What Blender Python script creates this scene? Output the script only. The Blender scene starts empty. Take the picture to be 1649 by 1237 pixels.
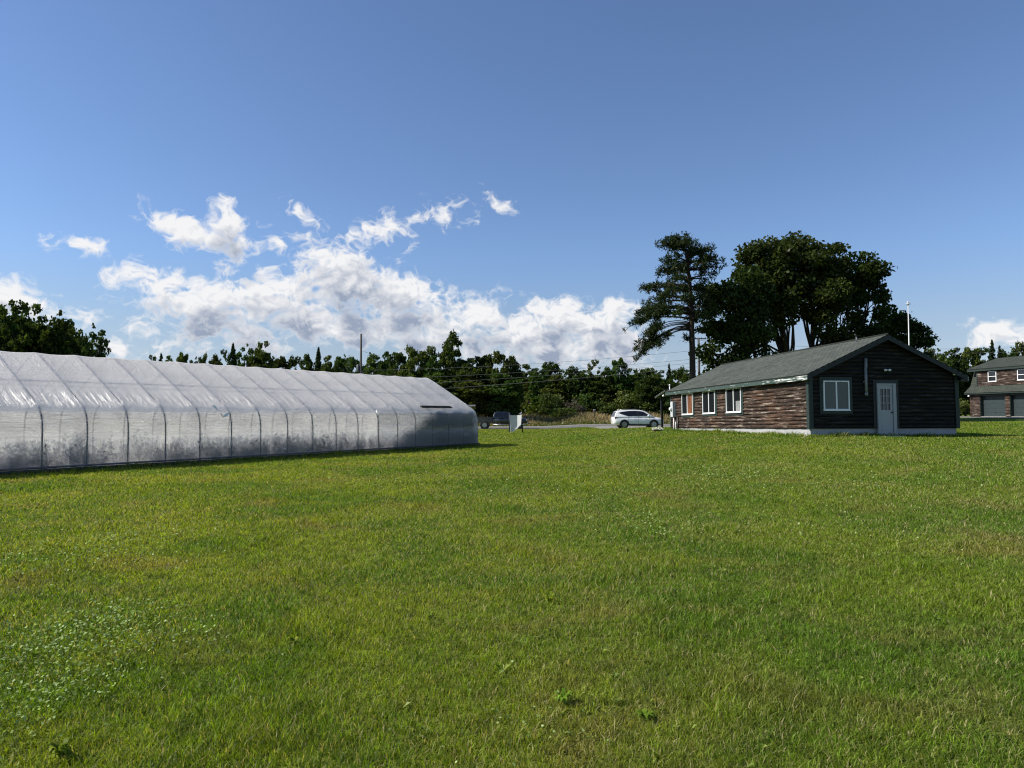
import bpy, bmesh, math, random
import numpy as np
from mathutils import Vector, Matrix

SC = bpy.context.scene
COL = SC.collection
F, CX, HY, EYE = 1150.0, 824.5, 667.0, 1.67
R = math.radians
random.seed(5)

# ------------------------------------------------------------------ helpers
def tag(o, label=None, cat=None, group=None, kind=None):
    if label: o['label'] = label
    if cat: o['category'] = cat
    if group: o['group'] = group
    if kind: o['kind'] = kind
    return o

def empty(name, loc, rz=0.0, label=None, cat=None, group=None):
    o = bpy.data.objects.new(name, None)
    COL.objects.link(o)
    o.location = loc
    o.rotation_euler = (0, 0, rz)
    o.empty_display_size = 0.2
    return tag(o, label, cat, group)

def copy_tree(o, parent=None):
    c = o.copy()
    COL.objects.link(c)
    c.parent = parent
    for ch in list(o.children):
        copy_tree(ch, c)
    return c

class MB:
    def __init__(self):
        self.v, self.f, self.m = [], [], []
    def add(self, vs, fs, mi=0):
        b = len(self.v)
        self.v += [tuple(p) for p in vs]
        self.f += [[b + i for i in f] for f in fs]
        self.m += [mi] * len(fs)
    def hexa(self, p, mi=0):
        self.add(p, [(0,3,2,1),(4,5,6,7),(0,1,5,4),(1,2,6,5),(2,3,7,6),(3,0,4,7)], mi)
    def box(self, x0, x1, y0, y1, z0, z1, mi=0):
        self.hexa([(x0,y0,z0),(x1,y0,z0),(x1,y1,z0),(x0,y1,z0),(x0,y0,z1),(x1,y0,z1),(x1,y1,z1),(x0,y1,z1)], mi)
    def tbox(self, T, s0, s1, z0, z1, o0, o1, mi=0):
        self.hexa([T(s0,z0,o0),T(s1,z0,o0),T(s1,z0,o1),T(s0,z0,o1),T(s0,z1,o0),T(s1,z1,o0),T(s1,z1,o1),T(s0,z1,o1)], mi)
    def path(self, pts, rad, n=8, caps=True, mi=0):
        pts = [Vector(p) for p in pts]
        if not hasattr(rad, '__len__'): rad = [rad] * len(pts)
        vs, fs = [], []
        d0 = (pts[1] - pts[0]).normalized()
        u = d0.orthogonal().normalized()
        for i, p in enumerate(pts):
            d = (pts[min(i+1, len(pts)-1)] - pts[max(i-1, 0)]).normalized()
            u = (u - d * u.dot(d)).normalized()
            w = d.cross(u)
            for k in range(n):
                a = 2 * math.pi * k / n
                vs.append(p + (u * math.cos(a) + w * math.sin(a)) * rad[i])
        for i in range(len(pts) - 1):
            for k in range(n):
                a, b = i*n + k, i*n + (k+1) % n
                fs.append((a, b, b + n, a + n))
        if caps:
            fs.append(tuple(range(n))[::-1])
            fs.append(tuple((len(pts)-1)*n + k for k in range(n)))
        self.add(vs, fs, mi)
    def lathe(self, prof, axis='z', c=(0,0,0), n=24, mi=0):
        # prof: list of (r, h) along the axis
        vs, fs = [], []
        for r, h in prof:
            for k in range(n):
                a = 2*math.pi*k/n
                x, y = r*math.cos(a), r*math.sin(a)
                if axis == 'z': p = (c[0]+x, c[1]+y, c[2]+h)
                elif axis == 'y': p = (c[0]+x, c[1]+h, c[2]+y)
                else: p = (c[0]+h, c[1]+x, c[2]+y)
                vs.append(p)
        m = len(prof)
        for i in range(m-1):
            for k in range(n):
                a, b = i*n+k, i*n+(k+1) % n
                fs.append((a, b, b+n, a+n))
        fs.append(tuple(range(n))[::-1]); fs.append(tuple((m-1)*n+k for k in range(n)))
        self.add(vs, fs, mi)
    def build(self, name, mats, parent=None, smooth=False, bevel=0.0, label=None):
        me = bpy.data.meshes.new(name)
        me.from_pydata(self.v, [], self.f)
        if not isinstance(mats, (list, tuple)): mats = [mats]
        for m in mats: me.materials.append(m)
        me.polygons.foreach_set('material_index', self.m)
        bm = bmesh.new(); bm.from_mesh(me)
        bmesh.ops.recalc_face_normals(bm, faces=bm.faces)
        bm.to_mesh(me); bm.free()
        if smooth:
            me.polygons.foreach_set('use_smooth', [True]*len(me.polygons))
        o = bpy.data.objects.new(name, me)
        COL.objects.link(o)
        if parent: o.parent = parent
        if bevel:
            b = o.modifiers.new('bevel', 'BEVEL'); b.width = bevel; b.segments = 2; b.limit_method = 'ANGLE'; b.angle_limit = R(35)
        if label: o['label'] = label
        return o

def np_mesh(name, V, loops, counts, mat, parent=None, attrs=None, smooth=False):
    me = bpy.data.meshes.new(name)
    V = np.asarray(V, dtype=np.float32)
    me.vertices.add(len(V)); me.vertices.foreach_set('co', V.ravel())
    loops = np.asarray(loops, dtype=np.int32).ravel(); counts = np.asarray(counts, dtype=np.int32)
    me.loops.add(len(loops)); me.loops.foreach_set('vertex_index', loops)
    me.polygons.add(len(counts))
    st = np.concatenate([[0], np.cumsum(counts)[:-1]]).astype(np.int32)
    me.polygons.foreach_set('loop_start', st)
    me.polygons.foreach_set('use_smooth', np.full(len(counts), smooth, dtype=bool))
    me.update(calc_edges=True)
    for k, a in (attrs or {}).items():
        at = me.attributes.new(k, 'FLOAT', 'POINT')
        at.data.foreach_set('value', np.asarray(a, dtype=np.float32))
    me.materials.append(mat)
    o = bpy.data.objects.new(name, me)
    COL.objects.link(o)
    if parent: o.parent = parent
    return o

def grid_mesh(name, P, mat, parent=None, smooth=True, attrs=None):
    n, m = P.shape[:2]
    i = np.arange(n-1)[:, None]*m + np.arange(m-1)[None, :]
    q = np.stack([i, i+m, i+m+1, i+1], -1).reshape(-1, 4)
    return np_mesh(name, P.reshape(-1, 3), q, np.full(len(q), 4), mat, parent, attrs, smooth)

def sst(a, b, x):
    t = np.clip((x - a) / (b - a), 0, 1)
    return t*t*(3 - 2*t)

def ground_z(x, y):
    x = np.asarray(x, dtype=float); y = np.asarray(y, dtype=float)
    a = sst(2, 12, x); b = sst(9, 29, y)
    c = 1 - .55*sst(45, 75, y)*(1 - sst(20, 50, x))
    z = .72*a*b*c + .65*sst(25, 55, x)*sst(40, 80, y)
    fade = 1 - sst(150, 260, y)
    z = z + .6*sst(98, 110, y)*(1 - sst(22, 45, x))
    return z*fade + .025*np.sin(x*.9 + 1.3*np.sin(y*.5))*np.sin(y*.7)*sst(4, 9, y)*(1 - sst(70, 80, y))

def gz(x, y): return float(ground_z(x, y))
def at(px, Y): return (px - CX)/F*Y
def hz(py, Y): return (HY - py)/F*Y + EYE

# ------------------------------------------------------------------ node helpers
class NT:
    def __init__(self, tree): self.t = tree; self.x = 0
    def n(self, typ, **kw):
        nd = self.t.nodes.new(typ); self.x += 30; nd.location = (self.x, 0)
        ins = kw.pop('ins', {})
        for k, v in kw.items(): setattr(nd, k, v)
        for k, v in ins.items(): self.set(nd, k, v)
        return nd
    def set(self, nd, k, v):
        s = nd.inputs[k]
        if isinstance(v, bpy.types.NodeSocket): self.t.links.new(v, s)
        elif isinstance(v, bpy.types.Node): self.t.links.new(v.outputs[0], s)
        else:
            if s.type == 'RGBA' and len(v) == 3: v = (*v, 1)
            s.default_value = v
    def math(self, op, a, b=0.0, c=0.0, clamp=False):
        nd = self.n('ShaderNodeMath', operation=op, use_clamp=clamp)
        self.set(nd, 0, a); self.set(nd, 1, b)
        if op in ('SMOOTH_MAX', 'MULTIPLY_ADD'): self.set(nd, 2, c)
        return nd.outputs[0]
    def noise(self, vec, scale, detail=3, rough=.5, lac=2.0, dist=0.0):
        nd = self.n('ShaderNodeTexNoise')
        if vec is not None: self.set(nd, 'Vector', vec)
        for k, v in (('Scale', scale), ('Detail', detail), ('Roughness', rough), ('Lacunarity', lac), ('Distortion', dist)):
            nd.inputs[k].default_value = v
        return nd
    def mix(self, f, a, b, blend='MIX'):
        nd = self.n('ShaderNodeMix', data_type='RGBA', blend_type=blend)
        self.set(nd, 0, f); self.set(nd, 6, a); self.set(nd, 7, b)
        return nd.outputs[2]
    def ramp(self, f, stops):
        nd = self.n('ShaderNodeValToRGB')
        el = nd.color_ramp.elements
        while len(el) < len(stops): el.new(.5)
        for e, (p, c) in zip(el, stops):
            e.position = p; e.color = (*c, 1) if len(c) == 3 else c
        self.set(nd, 0, f)
        return nd.outputs[0]
    def maprange(self, v, a, b, c=0.0, d=1.0, smooth=True):
        nd = self.n('ShaderNodeMapRange', interpolation_type='SMOOTHSTEP' if smooth else 'LINEAR')
        self.set(nd, 0, v)
        for i, x in enumerate((a, b, c, d)): nd.inputs[i+1].default_value = x
        return nd.outputs[0]
    def mapping(self, vec, scale=(1,1,1), loc=(0,0,0), rot=(0,0,0), typ='POINT'):
        nd = self.n('ShaderNodeMapping', vector_type=typ)
        self.set(nd, 0, vec)
        nd.inputs['Location'].default_value = loc; nd.inputs['Rotation'].default_value = rot; nd.inputs['Scale'].default_value = scale
        return nd.outputs[0]

def mat(name):
    m = bpy.data.materials.new(name); m.use_nodes = True
    t = m.node_tree; t.nodes.clear()
    N = NT(t); out = N.n('ShaderNodeOutputMaterial')
    return m, N, out

def simple(name, col, rough=.6, metal=0.0, var=.15, scale=6.0, bump=0.0, spec=.5, coat=0.0):
    m, N, out = mat(name)
    tc = N.n('ShaderNodeTexCoord').outputs['Object']
    nz = N.noise(tc, scale, 5, .6)
    lo = tuple(c*(1-var) for c in col); hi = tuple(min(1, c*(1+var)) for c in col)
    c = N.ramp(nz.outputs[0], [(.3, lo), (.7, hi)])
    p = N.n('ShaderNodeBsdfPrincipled', ins={'Base Color': c, 'Metallic': metal, 'Specular IOR Level': spec, 'Coat Weight': coat})
    r = N.maprange(nz.outputs[0], .3, .7, max(0, rough-.08), min(1, rough+.08))
    N.set(p, 'Roughness', r)
    if bump:
        b = N.n('ShaderNodeBump', ins={'Strength': bump, 'Distance': .02, 'Height': nz.outputs[0]})
        N.set(p, 'Normal', b)
    N.set(out, 0, p)
    return m

def leaf_mat(name, dark, light, trans=.35, objvar=.25, spec=.006):
    m, N, out = mat(name)
    a = N.n('ShaderNodeAttribute', attribute_name='tint').outputs['Fac']
    oi = N.n('ShaderNodeObjectInfo').outputs['Random']
    c = N.ramp(a, [(0, dark), (.75, light), (1, tuple(min(1, x*1.35) for x in light))])
    v = N.maprange(oi, 0, 1, 1-objvar, 1+objvar, False)
    hs = N.n('ShaderNodeHueSaturation', ins={'Value': v, 'Color': c})
    N.set(hs, 'Hue', N.maprange(N.math('FRACT', N.math('MULTIPLY', oi, 7.3)), 0, 1,   .462, .522, False))
    d = N.n('ShaderNodeBsdfDiffuse', ins={'Color': hs})
    tcol = N.mix(1.0, hs.outputs[0], (1.25, 1.3, .6), 'MULTIPLY')
    t = N.n('ShaderNodeBsdfTranslucent', ins={'Color': tcol})
    s = N.n('ShaderNodeMixShader', ins={0: trans, 1: d, 2: t})
    g = N.n('ShaderNodeBsdfGlossy', ins={'Color': (.8, .85, .9), 'Roughness': .4})
    s2 = N.n('ShaderNodeMixShader', ins={0: spec, 1: s, 2: g})
    N.set(out, 0, s2)
    return m

# ------------------------------------------------------------------ camera, world, sun
cam = bpy.data.cameras.new('camera'); cam.sensor_width = 36; cam.lens = F/1649*36
cam.clip_end = 8000; cam.clip_start = .05
co = bpy.data.objects.new('camera', cam); COL.objects.link(co)
PITCH = math.atan((HY - 618)/F)
co.location = (0, 0, EYE); co.rotation_euler = (R(90) + PITCH, 0, 0)
SC.camera = co

SUN_AZ, SUN_EL = R(-92), R(38)      # azimuth from +Y, clockwise positive
sun = bpy.data.lights.new('sun', 'SUN'); sun.energy = 4.9; sun.angle = R(.53); sun.color = (1, .94, .84)
so = bpy.data.objects.new('sun', sun); COL.objects.link(so)
sd = Vector((math.sin(SUN_AZ)*math.cos(SUN_EL), math.cos(SUN_AZ)*math.cos(SUN_EL), math.sin(SUN_EL)))
so.rotation_euler = sd.to_track_quat('Z', 'Y').to_euler(); so.location = (-40, 10, 40)

def px_dir(px, py):
    u, v = px - CX, 618 - py
    y = F*math.cos(PITCH) - v*math.sin(PITCH); z = F*math.sin(PITCH) + v*math.cos(PITCH)
    return math.degrees(math.atan2(u, y)), math.degrees(math.atan2(z, math.hypot(u, y)))

CLOUDS = [  # centre x, y, radii, tilt (deg, + rises to the right), weight: sizes as seen, turned into directions on the sky
    (255,470,62,40,0,.95),(330,492,90,44,0,1),(430,482,78,50,0,1.1),(560,455,95,66,-18,1.15),(650,475,90,42,-20,1),(500,515,150,34,0,1),(360,528,150,26,0,.85),(560,520,95,26,0,.9),
    (205,450,45,14,-8,.55),(510,405,45,18,-28,.7),(350,480,60,45,0,1),
    (300,372,76,26,-14,.95),(366,360,46,36,20,.95),(390,395,34,30,-30,.9),(262,360,34,15,-5,.7),
    (140,402,46,15,-10,.5),(493,350,46,12,-18,.5),(640,364,60,24,14,.62),(710,350,44,20,12,.45),(595,385,45,14,0,.45),(805,326,30,13,-34,.62),(440,393,20,14,-40,.35),
    (700,525,80,36,0,.95),(770,510,60,40,0,1),(850,540,100,48,0,1.1),(890,505,52,34,0,1.05),(945,520,60,36,0,1),(990,515,34,40,0,1.05),(960,555,90,40,0,1),(760,555,90,26,0,.7),(1000,560,56,44,0,1),(900,560,90,34,0,1.1),(560,535,110,26,0,1.1),(640,520,70,40,0,1),(690,545,70,30,0,.9),
    (18,478,52,34,-14,1),(70,500,45,22,-30,.85),(195,560,30,22,-30,.7),(130,515,60,14,-20,.25),(265,558,90,14,0,.3),(420,560,80,14,0,.55),
    (1600,536,64,24,4,1.0),(1640,548,40,14,0,.6),(1500,585,40,18,0,.8),
    (-150,450,130,60,0,1),(-330,380,100,40,0,.8),(1900,500,150,50,0,.9),
]
w = bpy.data.worlds.new('World'); SC.world = w; w.use_nodes = True
wt = w.node_tree; wt.nodes.clear(); N = NT(wt)
def cloud_group(name, detail):
    gt = bpy.data.node_groups.new(name, 'ShaderNodeTree')
    gt.interface.new_socket('P', in_out='INPUT', socket_type='NodeSocketVector')
    gt.interface.new_socket('D', in_out='OUTPUT', socket_type='NodeSocketFloat')
    G = NT(gt); gi = G.n('NodeGroupInput'); go = G.n('NodeGroupOutput')
    P = gi.outputs[0]
    wn = G.noise(P, .42, 2, .55).outputs['Color']
    w1 = G.n('ShaderNodeVectorMath', operation='SUBTRACT', ins={0: wn, 1: (.5, .5, .5)})
    w2 = G.n('ShaderNodeVectorMath', operation='MULTIPLY', ins={0: w1, 1: (2.6, 1.7, 0)})
    Pw = G.n('ShaderNodeVectorMath', operation='ADD', ins={0: P, 1: w2}).outputs[0]
    acc = None
    for (px, py, rx, ry, tilt, wgt) in CLOUDS:
        a0, e0 = px_dir(px, py); a1, _ = px_dir(px + 10, py); _, e1 = px_dir(px, py - 10)
        kx, ky = (a1 - a0)/10, (e1 - e0)/10
        # one blob after another
        vin = Pw if acc is None else G.n('ShaderNodeVectorMath', operation='MULTIPLY_ADD', ins={0: acc, 1: (1e-7, 1e-7, 0), 2: Pw}).outputs[0]
        mp = G.mapping(vin, scale=(rx*kx*1.08, ry*ky*1.08, 1), loc=(a0, e0, 0), rot=(0, 0, R(tilt)), typ='TEXTURE')
        ln = G.n('ShaderNodeVectorMath', operation='LENGTH', ins={0: mp}).outputs['Value']
        dd = G.math('MULTIPLY_ADD', ln, -wgt, wgt)
        acc = dd if acc is None else G.math('SMOOTH_MAX', acc, dd, .22)
    acc = G.math('MAXIMUM', acc, -1.2)
    if detail:
        ps = G.mapping(Pw, scale=(1, 1.25, 1))
        f1 = G.noise(ps, .52, 9, .50, 2.1).outputs[0]
        # billow: folded noise gives the cauliflower tops
        f2 = G.noise(G.mapping(ps, loc=(7, 3, 2)), 1.05, 4, .5).outputs[0]
        bl = G.math('ABSOLUTE', G.math('SUBTRACT', f2, .5))
        acc = G.math('ADD', acc, G.math('MULTIPLY_ADD', f1, 2.3, -1.12))
        acc = G.math('ADD', acc, G.math('MULTIPLY_ADD', bl, -2.1, .26))
    else:
        f1 = G.noise(Pw, .50, 2, .5, 2.1).outputs[0]
        acc = G.math('ADD', acc, G.math('MULTIPLY_ADD', f1, 1.6, -.8))
    G.set(go, 0, acc)
    return gt
gt, gm = cloud_group('cloud_density', True), cloud_group('cloud_mass', False)

tcw = N.n('ShaderNodeTexCoord').outputs['Generated']
nrm = N.n('ShaderNodeVectorMath', operation='NORMALIZE', ins={0: tcw})
sx = N.n('ShaderNodeSeparateXYZ', ins={0: nrm.outputs[0]})
az = N.math('MULTIPLY', N.math('ARCTAN2', sx.outputs[0], sx.outputs[1]), 57.29578)
el = N.math('MULTIPLY', N.math('ARCSINE', sx.outputs[2]), 57.29578)
pv = N.n('ShaderNodeCombineXYZ', ins={0: az, 1: el}).outputs[0]
def dens(grp, off):
    v = N.n('ShaderNodeVectorMath', operation='ADD', ins={0: pv, 1: (*off, 0)}).outputs[0]
    return N.n('ShaderNodeGroup', node_tree=grp, ins={0: v}).outputs[0]
g1 = dens(gt, (0, 0)); g3 = dens(gt, (-.28, .34)); g2 = dens(gm, (-.5, 1.9))
alpha = N.maprange(g1, .10, .84)
relief = N.maprange(N.math('SUBTRACT', g3, g1), -.3, .5, -.35, .65, False)
mass = N.maprange(g2, .0, 1.05, 0, 1, False)
core = N.maprange(g1, .25, 1.1)
shade = N.math('MULTIPLY', N.math('ADD', N.math('MULTIPLY', mass, 1.2), N.math('MULTIPLY', relief, .62)), N.math('MULTIPLY_ADD', core, .75, .25), clamp=True)
ccol = N.mix(shade, (7.4, 7.4, 7.5), (2.6, 3.1, 4.1))
sky = N.n('ShaderNodeTexSky', sky_type='NISHITA', sun_disc=False, sun_elevation=SUN_EL, sun_rotation=SUN_AZ, altitude=200, air_density=1.0, dust_density=.15, ozone_density=2.5)
SKYHS = N.n('ShaderNodeHueSaturation', ins={'Color': sky, 'Saturation': .96, 'Value': 1.0})
SKYC = N.mix(1.0, SKYHS.outputs[0], (.86, .955, 1.13), 'MULTIPLY')
lum = N.n('ShaderNodeRGBToBW', ins={0: sky}).outputs[0]
hzc = N.mix(1.0, N.n('ShaderNodeCombineColor', ins={0: lum, 1: lum, 2: lum}).outputs[0], (.60, .73, .88), 'MULTIPLY')
SKYC = N.mix(N.maprange(el, 13, 1, 0, .92), SKYC, hzc)
skyc = N.mix(alpha, SKYC, ccol)
bg = N.n('ShaderNodeBackground', ins={'Color': skyc, 'Strength': .087})
N.set(N.n('ShaderNodeOutputWorld'), 0, bg)
w.cycles.sampling_method = 'MANUAL'; w.cycles.sample_map_resolution = 512

vs = SC.view_settings; vs.view_transform = 'Standard'; vs.look = 'None'; vs.exposure = 0.5; vs.gamma = 1
c = SC.cycles
c.use_denoising = True; c.denoising_prefilter = 'FAST'; c.filter_width = 1.15; c.max_bounces = 9; c.diffuse_bounces = 5; c.glossy_bounces = 3; c.transmission_bounces = 4; c.transparent_max_bounces = 10
c.sample_clamp_indirect = 6; c.caustics_reflective = False; c.caustics_refractive = False

# ------------------------------------------------------------------ lawn, road, drive
def lawn_colour(N):
    pos = N.n('ShaderNodeNewGeometry').outputs['Position']
    p2 = N.mapping(pos, scale=(1, 1, 0))
    big = N.noise(p2, .045, 2).outputs[0]
    n1 = N.noise(p2, .33, 5, .6, dist=.6).outputs[0]
    n2 = N.noise(N.mapping(p2, loc=(31, 17, 0)), .55, 6, .62, dist=.4).outputs[0]
    n3 = N.noise(p2, 4.5, 4, .6).outputs[0]
    sxp = N.n('ShaderNodeSeparateXYZ', ins={0: pos})
    right = N.maprange(sxp.outputs[0], -9, 9, 0, 1)
    c = N.mix(N.maprange(n1, .40, .60), (.096, .162, .011), (.180, .222, .018))
    c = N.mix(N.math('MULTIPLY', right, .45), c, (.082, .162, .017))
    c = N.mix(N.math('MULTIPLY', N.maprange(n2, .50, .72), .60), c, (.225, .178, .06))
    c = N.mix(N.math('MULTIPLY', N.maprange(big, .45, .62), .35), c, (.19, .222, .018))
    v = N.maprange(n3, .28, .72, .60, 1.32, False)
    return N.n('ShaderNodeHueSaturation', ins={'Color': c, 'Value': v}).outputs[0]

mg, N, out = mat('lawn_soil')
lc = lawn_colour(N)
pos = N.n('ShaderNodeNewGeometry').outputs['Position']
dd = N.n('ShaderNodeVectorMath', operation='LENGTH', ins={0: N.mapping(pos, scale=(1, 1, 0))}).outputs['Value']
thatch = N.noise(pos, 45, 4, .7).outputs[0]
tc_ = N.mix(N.maprange(thatch, .35, .65), (.035, .04, .012), (.17, .15, .055))
near = N.mix(.45, tc_, lc)
c1 = N.mix(N.maprange(dd, 6, 40, .25, .9), near, lc)
fn = N.noise(pos, 14, 5, .7).outputs[0]
c1 = N.mix(1.0, c1, N.ramp(fn, [(.3, (.55, .55, .55)), (.7, (1.25, 1.25, 1.2))]), 'MULTIPLY')
p = N.n('ShaderNodeBsdfPrincipled', ins={'Base Color': c1, 'Roughness': .95, 'Specular IOR Level': .1})
b = N.n('ShaderNodeBump', ins={'Strength': .8, 'Distance': .05, 'Height': fn}); N.set(p, 'Normal', b)
N.set(out, 0, p)

xs = np.unique(np.concatenate([np.linspace(-4000, -400, 13), np.linspace(-400, -80, 17), np.linspace(-80, 100, 241), np.linspace(100, 400, 16), np.linspace(400, 4000, 13)]))
ys = np.unique(np.concatenate([np.linspace(-400, -10, 14), np.linspace(-10, 130, 187), np.linspace(130, 400, 28), np.linspace(400, 6000, 22)]))
X, Y = np.meshgrid(xs, ys, indexing='ij')
tag(grid_mesh('ground', np.stack([X, Y, ground_z(X, Y)], -1), mg), kind='structure')

mb_, N, out = mat('lawn_blades')
lc = lawn_colour(N)
a = N.n('ShaderNodeAttribute', attribute_name='tint').outputs['Fac']
hgt = N.n('ShaderNodeAttribute', attribute_name='up').outputs['Fac']
v = N.maprange(a, 0, .86, .48, 1.75, False)
c1 = N.n('ShaderNodeHueSaturation', ins={'Color': lc, 'Value': v}).outputs[0]
c1 = N.mix(N.maprange(a, .88, .9), c1, (.36, .32, .15))
dfs = N.n('ShaderNodeBsdfPrincipled', ins={'Base Color': c1, 'Roughness': .5, 'Specular IOR Level': .22})
trc = N.mix(1.0, c1, (1.6, 1.55, .5), 'MULTIPLY')
trn = N.n('ShaderNodeBsdfTranslucent', ins={'Color': trc})
N.set(out, 0, N.n('ShaderNodeMixShader', ins={0: .42, 1: dfs, 2: trn}))

HOUSE_A = math.atan2(.165, .986); HO = (12.3, 29.5); HL, HW = 14.8, 6.87
GH_A = math.atan2(-.829, -.559); GO = (-1.8, 37.6); GL, GW = 25*1.22, 7.28
def to_local(x, y, o, a):
    dx, dy = x - o[0], y - o[1]
    return dx*math.cos(a) + dy*math.sin(a), -dx*math.sin(a) + dy*math.cos(a)
def free_lawn(x, y):
    u, v = to_local(x, y, HO, HOUSE_A)
    h = (u > -.02) & (u < HW + .02) & (v > -.02) & (v < HL + 2.2)
    u, v = to_local(x, y, GO, GH_A)
    g = (u > -.05) & (u < GL) & (v > -GW) & (v < .03)
    lot = (x > 8.6) & (x < 19) & (y > 65.3)
    drv = (x > 43) & (y > 62)
    return ~(h | g | lot | drv)

rng = np.random.default_rng(11)
def blades(n, dist, ang, hmul=1.0, wmul=1.0, name='lawn_grass', xy=None):
    if xy is None:
        x = dist*np.sin(ang); y = dist*np.cos(ang)
    else: x, y = xy
    k = free_lawn(x, y); x, y = x[k], y[k]; n = len(x)
    d = np.hypot(x, y)
    cl = .5 + .5*np.sin(x*2.1 + 2*np.sin(y*1.3))*np.sin(y*1.9 + np.sin(x*2.7))
    h = hmul*(.022 + .030*rng.random(n) + .055*cl**3*rng.random(n))*(1 + .012*d)
    tall = rng.random(n) < .012; h[tall] *= 1.7
    wd = wmul*(.00095 + .00030*d)*(.7 + .7*rng.random(n))
    broad = rng.random(n) < .03; wd[broad] *= 2.2; 
    fa = rng.random(n)*2*np.pi; la = rng.random(n)*2*np.pi
    ln = h*(.25 + .75*rng.random(n))
    z = ground_z(x, y) - .004
    fx, fy = np.cos(fa)*wd, np.sin(fa)*wd; lx, ly = np.cos(la)*ln, np.sin(la)*ln
    V = np.zeros((n, 5, 3))
    V[:, 0] = np.stack([x-fx, y-fy, z], -1); V[:, 1] = np.stack([x+fx, y+fy, z], -1)
    V[:, 2] = np.stack([x-fx*.8+lx*.35, y-fy*.8+ly*.35, z+h*.6], -1); V[:, 3] = np.stack([x+fx*.8+lx*.35, y+fy*.8+ly*.35, z+h*.6], -1)
    V[:, 4] = np.stack([x+lx, y+ly, z+h*.95], -1)
    b = (np.arange(n)*5)[:, None]
    loops = np.concatenate([b+np.array([0, 1, 3, 2]), b+np.array([2, 3, 4])], 1)
    cnt = np.tile([4, 3], n)
    dry = .5 + .5*np.sin(x*.8 + 1.7*np.sin(y*.45 + 1))*np.sin(y*.6 + 1.1*np.sin(x*.7))
    t = rng.random(n)*.86
    t[rng.random(n) < .05 + .16*dry] = 1.0
    return V.reshape(-1, 3), loops, cnt, np.repeat(t, 5), np.tile([0, 0, .6, .6, 1], n)

# blades thin out with distance: sample the distance from d^(1-1.72)
def sample(n, d0, d1, pw, amax):
    u = rng.random(n); q = 2 - pw
    return (d0**q + u*(d1**q - d0**q))**(1/q), (rng.random(n)*2 - 1)*amax
parts_ = []
d, a_ = sample(980000, 2.3, 78, 1.66, R(43)); parts_.append(blades(len(d), d, a_))
d, a_ = sample(100000, .6, 11, 1.1, R(178)); parts_.append(blades(len(d), d, a_))
V = np.concatenate([q[0] for q in parts_]); off = 0; L = []
for q in parts_: L.append((q[1] + off).ravel()); off += len(q[0])
tag(np_mesh('lawn_grass', V, np.concatenate(L), np.concatenate([q[2] for q in parts_]), mb_,
            attrs={'tint': np.concatenate([q[3] for q in parts_]), 'up': np.concatenate([q[4] for q in parts_])}), 'short green lawn grass with dry straw patches', 'grass', kind='stuff')

# unmown fringe along the cabin foundation and the tunnel baseboard
fx, fy = [], []
def fringe(o, ang, u0, v0, u1, v1, n, jit):
    t = rng.random(n); jx = (rng.random(n) - .5)*jit; jy = (rng.random(n) - .5)*jit
    u = u0 + (u1-u0)*t + jx; v = v0 + (v1-v0)*t + jy
    fx.append(o[0] + u*math.cos(ang) - v*math.sin(ang)); fy.append(o[1] + u*math.sin(ang) + v*math.cos(ang))
fringe(HO, HOUSE_A, -.2, -.2, -.2, HL, 2600, .34); fringe(HO, HOUSE_A, -.2, -.2, HW+.2, -.2, 2200, .34)
fringe(GO, GH_A, -.3, .16, GL, .16, 4200, .2)
q = blades(0, None, None, 2.5, .8, xy=(np.concatenate(fx), np.concatenate(fy)))
tag(np_mesh('fringe_grass', q[0], q[1], q[2], mb_, attrs={'tint': q[3], 'up': q[4]}), 'longer unmown grass along the building edges', 'grass', kind='stuff')

# clover patches
clover = leaf_mat('clover', (.19, .25, .05), (.36, .42, .17), .3, 0, .01)
def leaf_quads(C, size, bias=(0,0,0), aspect=.6):
    n = len(C)
    nr = rng.normal(size=(n, 3)) + np.asarray(bias); nr /= np.linalg.norm(nr, axis=1)[:, None]
    u = np.cross(nr, rng.normal(size=(n, 3))); u /= np.linalg.norm(u, axis=1)[:, None] + 1e-9
    v = np.cross(nr, u); s = np.broadcast_to(np.asarray(size), (n,))[:, None]
    V = np.stack([C+u*s, C+v*s*aspect, C-u*s, C-v*s*aspect], 1).reshape(-1, 3)
    return V
def leaf_obj(name, C, size, mt, parent=None, tint=None, bias=(0,0,.6), aspect=.6):
    V = leaf_quads(C, size, bias, aspect); n = len(C)
    if tint is None: tint = rng.random(n)
    return np_mesh(name, V, np.arange(4*n), np.full(n, 4), mt, parent, {'tint': np.repeat(tint, 4)})
Cs = []
for (px, py, r, n) in [(150,1010,.28,420),(60,1060,.30,420),(215,1040,.3,260),(30,1150,.25,220),(120,1110,.2,160),(640,770,1.3,160),(1240,790,1.6,220),(1150,770,1.2,160),(1430,790,1.4,100),(200,880,.7,260),(900,790,1.2,120),(1330,860,.7,90),(90,900,.6,220),(840,1190,.25,60),(1060,850,.6,200)]:
    Yp = EYE*F/(py - HY); Xp = at(px, Yp)
    x = Xp + rng.normal(size=n)*r; y = Yp + rng.normal(size=n)*r*1.3
    x, y = x[y > 2.4], y[y > 2.4]
    Cs.append(np.stack([x, y, ground_z(x, y) + .05 + .03*rng.random(len(x))], -1))
Cs = np.concatenate(Cs); dC = np.hypot(Cs[:, 0], Cs[:, 1])
tag(leaf_obj('clover_patch', Cs, .0055 + .0011*dC, clover, bias=(0, 0, 2.2), aspect=.8), 'pale clover leaves scattered through the lawn', 'clover', kind='stuff')

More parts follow.
